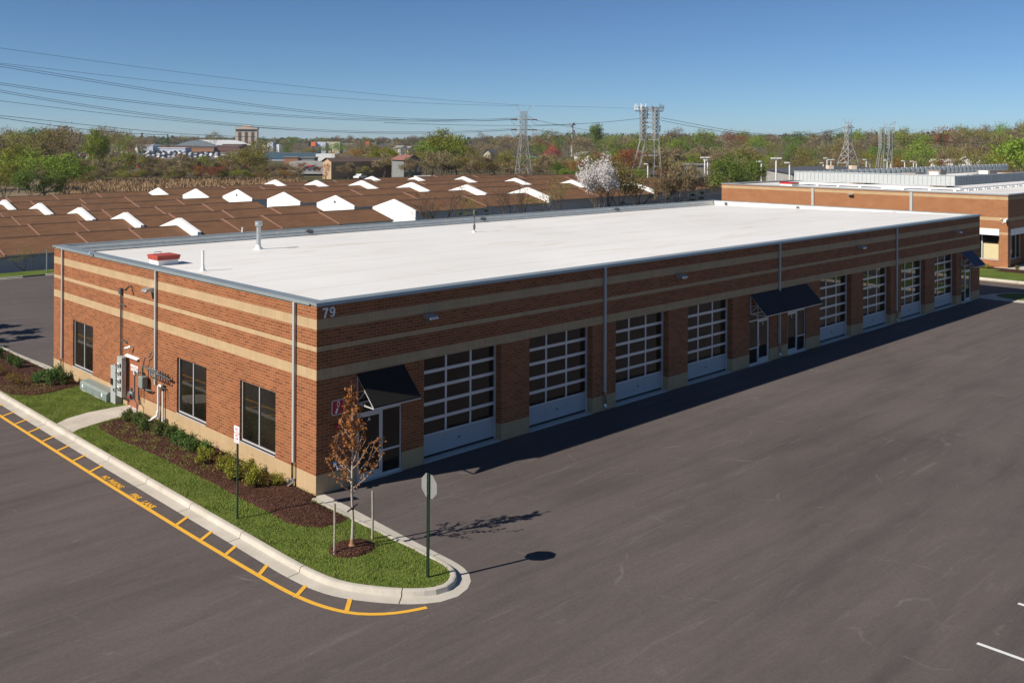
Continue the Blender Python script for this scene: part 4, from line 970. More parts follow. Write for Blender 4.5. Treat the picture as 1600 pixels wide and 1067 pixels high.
o = bpy.data.objects.new('bark_chips', np_mesh('bark_chips', V, F, [L['chip']])); COL.objects.link(o); tag(o, 'dark brown bark chips covering the planting beds', 'mulch', kind='stuff')
X, Y = scatter(5200, -2.1, -.95, 4.2, 12.3, lambda X, Y: f2(X, Y) & (np.sin(X*7+1)*np.sin(Y*5)+gg.normal(0,.5,len(X)) > .25)); X2, Y2 = scatter(900, -2.9, -1.2, 18.3, 21, lambda X, Y: f1(X, Y)); X, Y = np.r_[X, X2], np.r_[Y, Y2]
C = np.stack([X, Y, np.full(len(X), .085)], 1); V, F = leaf_quads(C, .05, gg, .7, flat=.6)
o = bpy.data.objects.new('ground_cover', np_mesh('ground_cover', V, F, [L['weed']])); COL.objects.link(o); tag(o, 'pale yellow green ground cover sprouting through the mulch', 'ground cover', kind='stuff')

# ------------------------------------------------------------------ self storage rows
def gable(b, x, y0, y1, ze, zr, th=.18, mi=0, zb=None):
    """a gable wall across the row: y0..y1, eave ze, ridge zr, standing on zb"""
    ym = (y0+y1)/2; zb = ze-2.6 if zb is None else zb
    b.prism([(x,y0,zb), (x,y0,ze), (x,ym,zr), (x,y1,ze), (x,y1,zb)], (th,0,0), mi)
def storage_row(k, secs, fws, label, group, front_gable=False, rise=1.05, drop=2.35):
    """secs: (x0, x1, ridge z); fws: (x, peak z) of white fire walls"""
    yf = 65.5+11.5*k; yr, yb = yf+4, yf+8; t_ = empty('storage_building', ((secs[0][0]+secs[-1][1])/2, yr, secs[0][2]-rise-drop)); org = Vector(t_.location)
    def part(b, name, m):
        o = b.build(name, m, t_); o.data.transform(Matrix.Translation(-org)); return o
    w = MB()
    for x0, x1, zr in secs:
        ze = zr-rise; w.quad((x0,yf,ze-drop), (x1,yf,ze-drop), (x1,yf,ze), (x0,yf,ze)); w.quad((x1,yb,ze-drop), (x0,yb,ze-drop), (x0,yb,ze), (x1,yb,ze))
    for x, zr in ((secs[0][0], secs[0][2]), (secs[-1][1], secs[-1][2])): w.poly([(x,yf,zr-rise-drop), (x,yf,zr-rise), (x,yr,zr), (x,yb,zr-rise), (x,yb,zr-rise-drop)])
    part(w, 'wall', M['siding'])
    for i, (x0, x1, zr) in enumerate(secs):
        ze = zr-rise; b = MB(); e = .28; s = rise/4
        b.quad((x0,yf-e,ze-e*s), (x1,yf-e,ze-e*s), (x1,yr,zr), (x0,yr,zr)); b.quad((x1,yb+e,ze-e*s), (x0,yb+e,ze-e*s), (x0,yr,zr), (x1,yr,zr))
        o = part(b, 'roof', M['shingle'])
        b = MB(); b.prism([(x0+.02,yr-.16,zr-.03), (x0+.02,yr,zr+.055), (x0+.02,yr+.16,zr-.03)], (x1-x0-.16,0,0)); part(b, 'ridge_shade_cap', M['ridge'])
        if i and not any(abs(x0-q) < .3 for q, _ in fws):
            b = MB(); b.prism([(x0-.09,yf-e-.01,ze-e*s-.06), (x0-.09,yf-e-.01,ze-e*s+.05), (x0-.09,yr,zr+.05), (x0-.09,yb+e+.01,ze-e*s+.05), (x0-.09,yb+e+.01,ze-e*s-.06), (x0-.09,yr,zr-.1)], (.11,0,0))
            part(b, 'step_trim', M['trim_pink'])
        b = MB(); b.box(x0+.06, x1-.06, yf-e-.05, yf-e-.005, ze-e*s-.10, ze-e*s+.0); part(b, 'gutter', M['trim_pink'] if False else M['galv'])
    for x, zp in fws:
        b = MB(); s = rise/4; ym = yr; zf = zp-4.35*s
        b.prism([(x,yf-.35,zf-1.5), (x,yf-.35,zf), (x,ym,zp), (x,yb+.35,zf), (x,yb+.35,zf-1.5), (x,ym,zp-2.0)], (.42,0,0)); part(b, 'fire_wall', M['stucco'])
    if front_gable:
        x0, _, zr = secs[0]; b = MB(); gable(b, x0-.22, yf-.3, yb+.3, zr-rise+.1, zr+.2, .2, zb=zr-rise-drop); part(b, 'white_gable', M['stucco'])
        if k in (1, 3):
            b = MB(); b.box(x0-.36, x0-.225, yr-.12, yr+.12, zr-.75, zr-.5); part(b, 'wall_lamp', M['darkgrey'])
    tag(t_, label, 'storage building', group); return t_
ordn = ['front', 'second', 'third', 'fourth', 'fifth', 'rearmost']
gw, ge = 'lower western rows of self storage roofs', 'upper eastern rows of self storage roofs'
wA = [[(-14,2.5,1.72),(2.5,10.8,1.85),(10.8,18.4,1.98),(18.4,23.5,2.07),(23.5,28.5,2.15),(28.5,33.6,2.42),(33.6,38.3,2.56),(38.3,45.6,2.70),(45.6,53.2,2.78)]]
for k in range(1, 6):
    o_ = -.8*k+([0, .8, -1.5, 1.2, -.6, .5][k]); zz = -.02*k
    wA.append([(-16,3+o_,1.80+zz),(3+o_,10.5+o_,1.93+zz),(10.5+o_,17.8+o_,2.05+zz),(17.8+o_,22.8+o_,2.15+zz),(22.8+o_,28.4-.7*k,2.2+zz),(28.4-.7*k,33+o_,2.45+zz),(33+o_,39.6+o_,2.55+zz),(39.6+o_,46+o_,2.64+zz),(46+o_,52.2+o_*.5,2.72+zz)])
for k in range(6):
    secs = wA[k]; fw = [(28.5 if k == 0 else 28.4-.7*k, 2.95-.02*k-.06*(k > 3))] if k < 5 else []
    if k == 5: secs = [(x0+14 if i == 0 else x0, x1, zr+.1) for i, (x0, x1, zr) in enumerate(secs) if x1 > 0]; secs = [s for s in secs if s[0] < s[1]]
    storage_row(k, secs, fw, ordn[k]+' stepped brown storage roof of the lower left block, '+('just behind the white warehouse roof' if k == 0 else 'counted from the white warehouse roof'), gw)
for k in range(6):
    o_ = -.9*k; zz = [0, 0, .0, -.05, -.35, -.6][k]; a1, a2 = 79.8-1.2*k, 103.6-1.7*k; x0 = 56.6-.8*k
    secs = [(x0,68.2+o_,3.62+zz),(68.2+o_,a1,3.77+zz),(a1,91+o_,4.10+zz),(91+o_,a2,4.18+zz),(a2,115.5+o_,4.40+zz),(115.5+o_,131+o_,4.56+zz)]
    fw = [(a1, 4.60+zz), (a2, 4.76+zz)]
    storage_row(k, secs, fw, ordn[k]+' brown storage roof of the right block, starting with a full white gable', ge, front_gable=True)

# chain link fence at the back of the lot
t_ = tag(empty('chain_link_fence', (20,60.2,-.3)), 'low dark chain link fence in front of the storage units behind the lot', 'fence')
M['mesh_wire'] = m = bpy.data.materials.new('chain link mesh'); m.use_nodes = True; t = NT(m); t.b.inputs['Base Color'].default_value = (.07,.075,.075,1); t.b.inputs['Roughness'].default_value = .6
tp = t.n('ShaderNodeBsdfTransparent'); ms = t.n('ShaderNodeMixShader'); ms.inputs[0].default_value = .22; t.l(tp.outputs[0], ms.inputs[1]); t.l(t.b.outputs[0], ms.inputs[2]); t.l(ms.outputs[0], t.t.nodes['Material Output'].inputs[0])
def fz(x): return z_terr(x, 63)+.35
for i in range(44):
    x = -10+3.05*i; b = MB(); z = max(fz(x), -.05) if x < 60 else fz(x); b.tube([(x,60.2,z-.3), (x,60.2,z+1.35)], .035, 6); put(b, 'post', M['darkgrey'], t_)
b = MB(); b.tube([(-10+3.05*i, 60.2, (max(fz(-10+3.05*i), -.05) if -10+3.05*i < 60 else fz(-10+3.05*i))+1.3) for i in range(44)], .028, 6); put(b, 'top_rail', M['darkgrey'], t_)
b = MB()
for i in range(43):
    x0, x1 = -10+3.05*i, -10+3.05*(i+1); z0 = max(fz(x0), -.05) if x0 < 60 else fz(x0); z1 = max(fz(x1), -.05) if x1 < 60 else fz(x1); b.quad((x0,60.22,z0), (x1,60.22,z1), (x1,60.22,z1+1.28), (x0,60.22,z0+1.28))
put(b, 'wire_mesh', M['mesh_wire'], t_)
b = MB(); b.tube([(0,0,-.2), (0,0,1.9)], .05, 8); o = b.build('utility_post', M['galv']); o.location = (11.75,58.0,.0); tag(o, 'plain grey steel post in the grass beyond the back lot', 'post')

# ------------------------------------------------------------------ the neighbouring brick building
X2, Y2, YE = 74.5, 4.4, 34.0
b2 = tag(empty('brick_office', (X2,Y2,0)), 'lower brick commercial building at the right with white roof and ribbed metal screen walls', 'building')
def put2(b, name, m, parent=None, **k):
    o = b.build(name, m, b2, **k); o.data.transform(Matrix.Translation(-b2.location))
    if parent: o.parent = parent
    return o
z2 = [0, .55, 2.95, 3.15, 4.16, 4.44, 6.03, 6.30, 6.45]; m2 = [0, 0, 1, 0, 1, 0, 1, 0]
wb = MB()
wall(wb, 'y', X2, Y2, YE, [(5.12, 12.0, .02, 3.4, 1.0), (17, 24, .02, 3.4, 1.0)], True, z2, m2, -.3); wall(wb, 'x', Y2, X2, X2+75, [(X2+.66, X2+5.2, .02, 3.4, 1.0), (X2+7, X2+13, .02, 3.4, 1.0)], False, z2, m2, -.3)
wall(wb, 'y', X2+75, Y2, YE, [], False, z2, m2, -.3); wall(wb, 'x', YE, X2, X2+75, [], True, z2, m2, -.3)
put2(wb, 'wall', [M['brick2'], M['block']])
b = MB(); b.quad((X2+.3,Y2+.3,6.40), (X2+74.7,Y2+.3,6.40), (X2+74.7,YE-.3,6.36), (X2+.3,YE-.3,6.36)); rf2 = put2(b, 'roof', M['membrane'])
b = MB()
b.box(X2-.05, X2+.3, Y2-.05, YE+.05, 6.44, 6.53); b.box(X2+.305, X2+75, Y2-.05, Y2+.3, 6.44, 6.53); b.box(X2+.305, X2+75, YE-.3, YE+.05, 6.44, 6.53); put2(b, 'coping', M['galv'])
for y in (12.99, 23.1): b = MB(); b.box(X2-.09, X2-.004, y-.13, y+.13, .1, 6.4); put2(b, 'downspout', M['downspout'])
for (y0, y1) in ((5.12, 12.0), (17, 24)):
    b = MB(); b.box(X2-.04, X2+.2, y0+.002, y1, 2.85, 3.42); put2(b, 'fascia', M['white'])
    b = MB(); b.box(X2+.78, X2+.9, y0+.01, y1-.01, .02, .55); put2(b, 'knee_wall', M['brick2'])
    f = MB()
    for y in np.linspace(y0+.05, y1-.05, 5): f.box(X2+.80, X2+.88, y-.05, y+.05, .55, 2.84)
    f.box(X2+.795, X2+.885, y0+.02, y1-.02, .551, .62); fo = put2(f, 'window', M['alu'])
    g_ = MB(); g_.quad((X2+.85,y0+.05,.6), (X2+.85,y1-.05,.6), (X2+.85,y1-.05,2.84), (X2+.85,y0+.05,2.84)); put2(g_, 'pane', M['glass'], fo)
g_ = MB(); g_.box(X2+.83, X2+.845, 5.45, 6.75, .64, 2.0); put2(g_, 'window_blind', wear('cream blind', (.55,.48,.28), .8, 0, .06, 3))
b = MB(); b.box(X2+.66, X2+5.2, Y2-.03, Y2+.2, 2.85, 3.42); put2(b, 'fascia', M['white'])
f = MB()
for x in (X2+1.5, X2+2.7, X2+4.0, X2+5.1): f.box(x-.05, x+.05, Y2+.62, Y2+.70, .1, 2.84)
f.box(X2+1.0, X2+5.2, Y2+.615, Y2+.705, .5, .58); fo = put2(f, 'window', M['alu']); g_ = MB(); g_.quad((X2+.95,Y2+.67,.1), (X2+5.2,Y2+.67,.1), (X2+5.2,Y2+.67,2.84), (X2+.95,Y2+.67,2.84)); put2(g_, 'pane', M['glass'], fo)
b = MB(); b.box(X2+.9, X2+5.2, Y2+.5, Y2+.61, .02, .5); put2(b, 'knee_wall', M['brick2'])
b = MB(); b.lathe([(.07,0), (.08,.12), (.03,.2)], (X2-.02,4.95,4.30), 10, (-1,0,0)); b.obox((X2-.25,4.5,4.25), (.28,0,.06), (0,.1,0), (0,0,.1)); b.tube([(X2-.05,4.95,4.2), (X2-.1,4.8,3.95), (X2-.1,4.6,4.15)], .02, 6); put2(b, 'security_camera', M['white'])
b = MB(); b.prism([(X2,18.75,5.98), (X2-.25,18.75,5.99), (X2-.4,18.75,5.88), (X2,18.75,5.84)], (0,.5,0)); put2(b, 'wall_light', M['galv'])
# ribbed screen walls on its roof
b = MB(); sx, sy0, sy1, sz0, sz1 = 80.5, 11.25, 28.54, 6.86, 7.86
b.box(sx, sx+.06, sy0, sy1, sz0, sz1); y = sy0
while y < sy1: b.box(sx-.04, sx-.002, y, y+.07, sz0, sz1); y += .45
b.box(sx-.07, sx+.1, sy0-.02, sy1+.02, sz1+.002, sz1+.06); scr = put2(b, 'screen_wall', wear('ribbed metal lit side', (.44,.46,.46), .4, .1, .05, 1))  # lighter copy of the screen metal for its sunlit side
b = MB(); b.box(sx+.065, 148, sy0, sy0+.06, sz0, sz1); x = sx+.1
while x < 148: b.box(x, x+.09, sy0-.045, sy0-.002, sz0, sz1); x += .4
put2(b, 'screen_wall', wear('ribbed metal shaded side', (.30,.34,.37), .4, .1, .08, 1))  # same screen metal, the shade of this side put into its colour
b = MB(); b.box(sx+.065, 148, sy1-.06, sy1, sz0, sz1); x = sx+.5
while x < 148: b.box(x, x+.07, sy1-.2, sy1-.062, sz0, sz1+.03); x += 1.5
for z in (7.2, 7.6): b.box(sx+.1, 148, sy1-.12, sy1-.063, z, z+.05)
put2(b, 'screen_wall', M['galv'])
b = MB(); b.tube([(sx-.9,sy1,6.62), (sx-.9,sy0-.8,6.62), (148,sy0-.8,6.62)], .07, 8)
for y in np.arange(sy0-.4, sy1, 2.4): b.box(sx-1.1, sx-.7, y-.12, y+.12, 6.40, 6.56)
for x in np.arange(sx+1, 148, 2.4): b.box(x-.12, x+.12, sy0-1.0, sy0-.6, 6.40, 6.56)
put2(b, 'roof_pipe', M['white'])
for x, y, w in ((86.5, 14.4, 2.2), (88, 24, 2.6), (97, 22, 2.4), (104, 17, 2.6), (118, 16, 3), (124, 23, 3), (137, 18, 3), (112, 25, 2)):
    b = MB(); b.box(x, x+w, y, y+1.7, 6.45, 7.55 if w < 2.5 else 7.35); o = put2(b, 'rooftop_unit', wear('taupe unit casing', (.22,.19,.165), .6, .1, .12, 2))
    b = MB(); b.box(x-.12, x-.005, y+.2, y+1.4, 6.6, 7.3); put2(b, 'intake_louvre', M['white'])
b = MB(); b.box(X2+2.0, X2+3.4, 26.6, 28.0, 6.42, 6.62); put2(b, 'roof_hatch', M['white']); b = MB(); b.box(X2+1.95, X2+3.45, 26.55, 28.05, 6.625, 6.8); put2(b, 'hatch_lid', M['red'])
b = MB(); b.box(X2+3.5, X2+4.2, 15.2, 17.5, 6.42, 6.6); put2(b, 'roof_curb', M['white'])
# ground in front of it
def smooth_poly(pts): return pts
sheet([(66.6,-40), (72.9,-40), (72.9,40), (66.6,40)], .02, 'lawn', M['grass']); sheet([(71.6,-40), (74.45,-40), (74.45,4.0), (71.6,4.6)], .03, 'mulch_bed', M['mulch']); sheet([(72.9,4.6), (74.45,4.0), (74.45,40), (72.9,40)], .03, 'mulch_bed', M['mulch'])
b = MB(); b.box(X2-.5, X2+60, Y2-3.6, Y2-.002, -.1, .04); b.box(X2-.5, X2-.004, Y2, Y2+1.0, -.1, .04); tag(b.build('pavement', M['concrete']), kind='structure')
curb([(66.6,40), (66.6,-40)], 'kerb', gut=.5)
st = strip([(65.55,-40), (65.55,45)], .12, '', None); tag(st.build('kerb_line', M['yellow']), kind='structure')
isl = chaikin([(56.3,-40), (56.3,-3), (56.6,-.9), (57.8,-.2), (59.2,-.55), (60.4,-1.6), (60.7,-4), (60.7,-40)], 3)
sheet(isl, .01, 'lawn', M['grass']); curb(isl[::-1], 'kerb', gut=.4)
b = MB(); b.prism([(55.36,0,-.02), (55.36,-.6,-.02), (55.5,-3,-.02), (56.1,-3,-.02), (56.5,-.6,-.02), (57.4,.1,-.02), (56.4,.6,-.02)], (0,0,.034)); tag(b.build('corner_slab', M['concrete']), kind='structure')
for i, (x, y) in enumerate(((73.4,3.2), (72.6,1.5), (73.6,-.5), (72.9,5.6))): shrub(BARB[i % 2], x, y, .8, i*2., 'low green plant in the mulch before the right hand brick building', 'plants before the right hand building')

# ------------------------------------------------------------------ lattice towers and wires
M['lattice'] = wear('galvanised lattice', (.42,.41,.39), .55, .3, .15, .5)
M['wire'] = mat('weathered conductor', (.06,.06,.065), .6, .3)
M['insul'] = mat('brown insulator', (.10,.055,.045), .5)
def lat_body(b, prof, bar=.14, brace=.09, rz=0):
    """square lattice mast: prof = [(z, half width)]"""
    c, s = math.cos(rz), math.sin(rz)
    def P(z, w, i): x, y = ((-w,-w), (w,-w), (w,w), (-w,w))[i % 4]; return Vector((x*c-y*s, x*s+y*c, z))
    for (z0, w0), (z1, w1) in zip(prof[:-1], prof[1:]):
        for i in range(4):
            b.bar(P(z0,w0,i), P(z1,w1,i), bar); b.bar(P(z0,w0,i), P(z1,w1,i+1), brace); b.bar(P(z0,w0,i+1), P(z1,w1,i), brace); b.bar(P(z1,w1,i), P(z1,w1,i+1), brace)
def T(px, d, base=None):
    p = at(px, HOR, d); return Vector((p.x, p.y, z_terr(p.x, p.y)))
ang = YAW-math.pi/2                                                  # local x points along the picture's right
def zpx(px, y, d): return at(px, y, d).z
o = T(818, 235); t_ = tag(empty('lattice_tower', o, ang), 'slim steel lattice power tower with two pairs of arms, left of the blossoming tree', 'power tower', 'lattice towers'); t_.scale = (.71, .71, 1); H = zpx(818,165,235)-o.z; zw = zpx(818,216,235)-o.z
b = MB(); n = 5; lat_body(b, [(0,2.7)]+[(zw*k/3, 2.7-1.65*k/3) for k in range(1, 4)]+[(zw+(H-1.6-zw)*k/5, 1.0) for k in range(1, 6)], .15, .085, .3); ob = b.build('mast', M['lattice'], t_)
for y in (187, 203):
    z = zpx(818,y,235)-o.z; b = MB(); b.bar((-3.4,0,z), (3.9,0,z), .22, .3); b.bar((-3.4,0,z), (-1,0,z+1.1), .1); b.bar((3.9,0,z), (1,0,z+1.1), .1); b.build('cross_arm', M['lattice'], t_)
    for x in (-3.3, 3.7): b = MB(); b.bar((x-.9,0,z-.05), (x+.9,0,z-.05), .28); b.tube([(x-1,0,z-.1), (x,0,z-1.3), (x+1,0,z-.1)], .05, 5); b.build('insulator', M['insul'], t_)
b = MB()
for s in (-1, 1): b.bar((s*1.1,0,H-1.6), (s*3,0,H+.2), .12); b.bar((s*.4,0,H-1.6), (s*2.6,0,H-.2), .09)
b.bar((0,0,H-1.8), (0,0,H), .12); b.bar((-2.3,0,zw), (2.3,0,zw), .2); b.build('earth_wire_horn', M['lattice'], t_)
TW1 = o
o = T(1014, 260); t_ = tag(empty('lattice_tower', o, ang), 'twin legged steel power tower topped with mobile phone antennas', 'power tower', 'lattice towers'); t_.scale = (.62, .62, 1); Z = lambda y: zpx(1014,y,260)-o.z
k_ = 420/FPX
for px0, px1, nm in ((1004.5, 996, 'l'), (1025, 1024, 'r')):
    xt, xb = (px0-1014)*k_, (px1-1014-(6 if nm == 'l' else -4))*k_; b = MB(); lat_body(b, [(Z(217)+(Z(168)-Z(217))*q/8, 1.05) for q in range(9)], .2, .12, .4)
    for v in range(len(b.v)): b.v[v] = (b.v[v][0]+xt, b.v[v][1], b.v[v][2])
    for q in (-1, 1):
        for w_ in (-1, 1): b.bar((xt+q*1.0,w_*1.0,Z(217)), (xb+q*1.6,w_*2.2,0), .24)
    for f in (.35, .7): b.bar((xt*f+xb*(1-f)-1.2,0,Z(217)*f), (xt*f+xb*(1-f)+1.2,0,Z(217)*f), .15)
    b.build('mast', M['lattice'], t_)
for y in (168, 174, 185, 192, 218.5, 243):
    b = MB(); e = 6.2 if y < 175 else (4.6 if y == 218.5 else 3.6); b.bar((-e,0,Z(y)), (e,0,Z(y)), .5, .3); b.build('cross_beam', M['lattice'], t_)
b = MB(); [b.bar((-3.2,0,Z(u)), (3.6,0,Z(w)), .2) or b.bar((3.6,0,Z(u)), (-3.2,0,Z(w)), .2) for u, w in ((217,205), (205,193), (185,174), (174,168))]; b.bar((-2.6,0,Z(187)), (0,0,Z(192)), .14); b.bar((2.9,0,Z(187)), (0,0,Z(192)), .14); b.build('bracing', M['lattice'], t_); b = MB(); b.bar((-2.6,0,Z(240)), (0,0,Z(232)), .14); b.bar((2.9,0,Z(240)), (0,0,Z(232)), .14); b.build('bracing', M['lattice'], t_)
for x in (-6.4,-5.8,-5.1,-3.7,-3.3,-1.6,1.2,4.6,5.2,5.9,6.3): b = MB(); b.box(x-.2, x+.2, -.7, -.4, Z(172), Z(164)+.3*math.sin(x*3)); b.build('antenna', M['sign_white'] if x < 0 else M['galv'], t_)
for x, y in ((-.8,180), (4.2,181), (-2.0,201), (4.8,201)): b = MB(); b.tube([(x,0,Z(y-5)), (x,0,Z(y+5))], .22, 6); b.build('insulator', M['lattice'], t_)
o = T(1325, 246); t_ = tag(empty('lattice_tower', o, ang), 'wide footed steel lattice power tower at the right, left one of the close pair', 'power tower', 'lattice towers'); t_.scale = (.523, .523, 1); Z = lambda y: zpx(1325,y,246)-o.z
b = MB(); lat_body(b, [(0,4.2), (Z(255),3.4), (Z(243),2.5), (Z(232),1.7), (Z(222),1.05), (Z(212),1.1), (Z(204),1.25), (Z(196),1.3)], .21, .12, .5); b.build('mast', M['lattice'], t_)
b = MB(); b.bar((-3.2,0,Z(199.5)), (3.0,0,Z(199.5)), .25); b.build('cross_arm', M['lattice'], t_)
b = MB()
for x in (-1.9, .2, 2.2): b.bar((x*.5,0,Z(196)), (x,0,Z(186)), .16)
b.bar((-1.5,0,Z(192.5)), (1.6,0,Z(192.5)), .14); b.build('earth_wire_horn', M['lattice'], t_)
o = T(1385, 248); t_ = tag(empty('lattice_tower', o, ang), 'twin mast steel lattice power tower with a slanted top, right one of the close pair', 'power tower', 'lattice towers'); t_.scale = (.528, .528, 1); Z = lambda y: zpx(1385,y,248)-o.z
for xt, xb in ((-2.4,-4.2), (1.6,.2)):
    b = MB(); lat_body(b, [(Z(233)+(Z(203)-Z(233))*q/5, .9) for q in range(6)], .2, .11, .4)
    for v in range(len(b.v)): b.v[v] = (b.v[v][0]+xt, b.v[v][1], b.v[v][2])
    for q in (-1, 1):
        for w_ in (-1, 1): b.bar((xt+q*.9,w_*.9,Z(233)), (xb+q*1.5,w_*2,0), .28)
    b.bar((xb*.5+xt*.5-1,0,Z(248)), (xb*.5+xt*.5+1,0,Z(248)), .12); b.build('mast', M['lattice'], t_)
for y, e in ((200.5,4.2), (211,4.0), (215.5,4.2), (226,3.9), (231,3.9), (249,2.6)): b = MB(); b.bar((-e+.6,0,Z(y)), (e,0,Z(y)), .22); b.build('cross_arm', M['lattice'], t_)
b = MB(); b.bar((-1.5,0,Z(203)), (-.8,0,Z(191)), .16); b.bar((1.2,0,Z(197)), (4.4,0,Z(190)), .18); b.bar((4.4,0,Z(190)), (3.6,0,Z(200)), .14); b.bar((3.2,0,Z(200)), (3.2,0,Z(206)), .2); b.bar((-2.4,0,Z(203)), (.6,0,Z(194)), .12); b.build('earth_wire_horn', M['lattice'], t_)

def wire(pts, d0, d1, label, r=.05, n=28, pair=0):
    """pts: where the wire runs in the photo; it keeps a straight course on the map between depths d0 and d1"""
    xs_ = [p[0] for p in pts]; ys_ = [p[1] for p in pts]; x0, x1 = xs_[0], xs_[-1]
    co = np.polyfit(np.array(xs_), np.array(ys_), min(3 if len(pts) > 4 else 2, len(pts)-1)); out = []
    for i in range(n+1):
        x = x0+(x1-x0)*i/n; f = i/n; d = 1/((1-f)/d0+f/d1); out.append(at(x, float(np.polyval(co, x)), d))
    b = MB(); b.tube(out, r, 5, cap=False)
    if pair: b.tube([p+Vector((.0,0,pair)) for p in out], r, 5, cap=False)
    return tag(b.build('power_line', M['wire']), label, 'power line', 'power lines')
wire([(-60,66),(0,77),(225,105),(450,134),(640,152),(830,165.5)], 145, 235, 'topmost faint earth wire sagging from the upper left sky', .024)
wire([(-60,92),(0,99),(225,124),(450,148.6),(640,159),(812,166)], 145, 235, 'second faint earth wire below the topmost one', .024)
wire([(-60,95),(0,104.4),(197,137),(330,157),(450,172),(600,186),(700,190),(808,187)], 150, 235, 'double wire starting at the left edge highest of the dark ones', .034, pair=.35)
wire([(-60,124),(0,131.7),(225,162.6),(450,182.9),(600,189.5),(700,189.5),(808,187)], 150, 235, 'double wire second of the dark ones at the left edge', .034, pair=.3)
wire([(-60,133),(0,143.8),(197,175.3),(365,197.2),(450,202.5),(640,208),(806,203)], 150, 235, 'double wire crossing just over the hotel roof', .034, pair=.3)
wire([(-60,151),(0,157),(253,186.5),(365,197.8),(480,205),(660,207.5),(806,203.5)], 158, 235, 'wire that meets the double wire over the hotel', .034)
wire([(-60,176),(0,181),(168,199),(281,209),(400,214)], 150, 215, 'lower left wire dipping towards the tree line', .04)
wire([(-60,176),(0,184),(112,200.6),(197,207.6),(260,211)], 150, 195, 'lowest thick wire at the left edge above the trees', .045)
wire([(836,196),(892,194.6),(950,190.5),(1000,185.6)], 235, 260, 'wire between the slim tower and the antenna tower', .05)
wire([(600,192),(720,195),(836,197.5),(900,195)], 205, 262, 'thin wire passing behind the slim tower', .04)
wire([(838,188),(880,197),(920,204),(960,211)], 235, 420, 'upper wire falling to the right from the slim tower', .05)
wire([(838,203),(880,209),(920,213)], 235, 400, 'lower wire falling to the right from the slim tower', .05)
wire([(1032,184),(1080,194),(1150,205),(1225,211),(1270,210),(1316,200)], 260, 246, 'wire from the antenna tower to the wide footed tower', .06)
wire([(1032,188),(1080,198),(1150,208),(1225,213),(1316,203)], 260, 246, 'second wire from the antenna tower to the wide footed tower', .06)
wire([(1037,206),(1069,212),(1110,217)], 260, 255, 'short lower wire right of the antenna tower', .06)
wire([(836,166),(920,167.5),(992,170)], 235, 260, 'faint earth wire between the two tower tops', .024)
wire([(1372,215),(1500,223),(1640,230)], 248, 262, 'wire crossing the right hand woods', .05)
o = T(894, 650); t_ = tag(empty('cell_mast', o, ang), 'small distant phone mast above the trees between the two left towers', 'mast'); H = zpx(894,193,650)-o.z
b = MB(); b.tube([(0,0,0), (0,0,H)], [.9,.7], 8); b.build('pole', M['lattice'], t_)
for z in (H-.6, H-5.5): b = MB(); b.lathe([(2.0,-.9), (2.0,.9)], (0,0,z), 8); b.build('antenna_ring', M['galv'], t_)

# car park lamps
M['lamp_white'] = wear('white lamp post paint', (.72,.72,.70), .5, 0, .05, 1)
def lamp(px, top, d, heads, label):
    o = T(px, d); t_ = tag(empty('street_lamp', o, ang), label, 'street lamp', 'tall white car park lamps'); h = zpx(px, top, d)-o.z
    b = MB(); b.tube([(0,0,-.2), (0,0,h)], .13, 8); b.build('pole', M['lamp_white'], t_)
    for s in heads: b = MB(); b.box(min(s*.1, s*.8), max(s*.1, s*.8), -.25, .25, h-.16, h+.06); b.build('lamp_head', M['lamp_white'], t_)
for px_, top_, d_, hd, lab in ((1101.5,246,175,(-1,1),'double headed white lamp beside the bushy green tree'), (1106,250,185,(-1,),'white lamp just right of the double one by the bushy tree'), (1190,252,160,(-1,),'thin white lamp left of the tallest double lamp'), (1213,247,150,(-1,1),'tallest double headed white lamp over the white parapet'), (1234,254,160,(-1,),'white lamp right of the tallest double lamp'),
 (1286.7,254.5,245,(-1,),'lower white lamp at the left end of the lamp row behind the grey roof'), (1292.5,247,235,(-1,),'tall white lamp beside the lower left one behind the grey roof'), (1298.6,249.4,245,(-1,1),'double headed lamp behind the grey roof, left of the wide footed tower'), (1324,253.5,250,(-1,),'lamp standing between the legs of the wide footed tower'),
 (1353.8,249.4,240,(-1,),'lamp midway between the two right hand towers'), (1359.4,254,250,(-1,),'lower lamp midway between the two right hand towers'), (1386.5,250.4,240,(-1,),'tall lamp in front of the twin mast tower'), (1392,253.5,250,(-1,),'lower lamp right of the twin mast tower'), (1413.8,251.4,240,(-1,),'lone lamp right of the twin mast tower'), (1427.6,252,240,(-1,),'left lamp of the rightmost touching pair'), (1432,253.3,250,(-1,),'right lamp of the rightmost touching pair'), (1012.5,256,200,(-1,),'white lamp under the antenna tower')):
    lamp(px_, top_, d_, hd, lab)

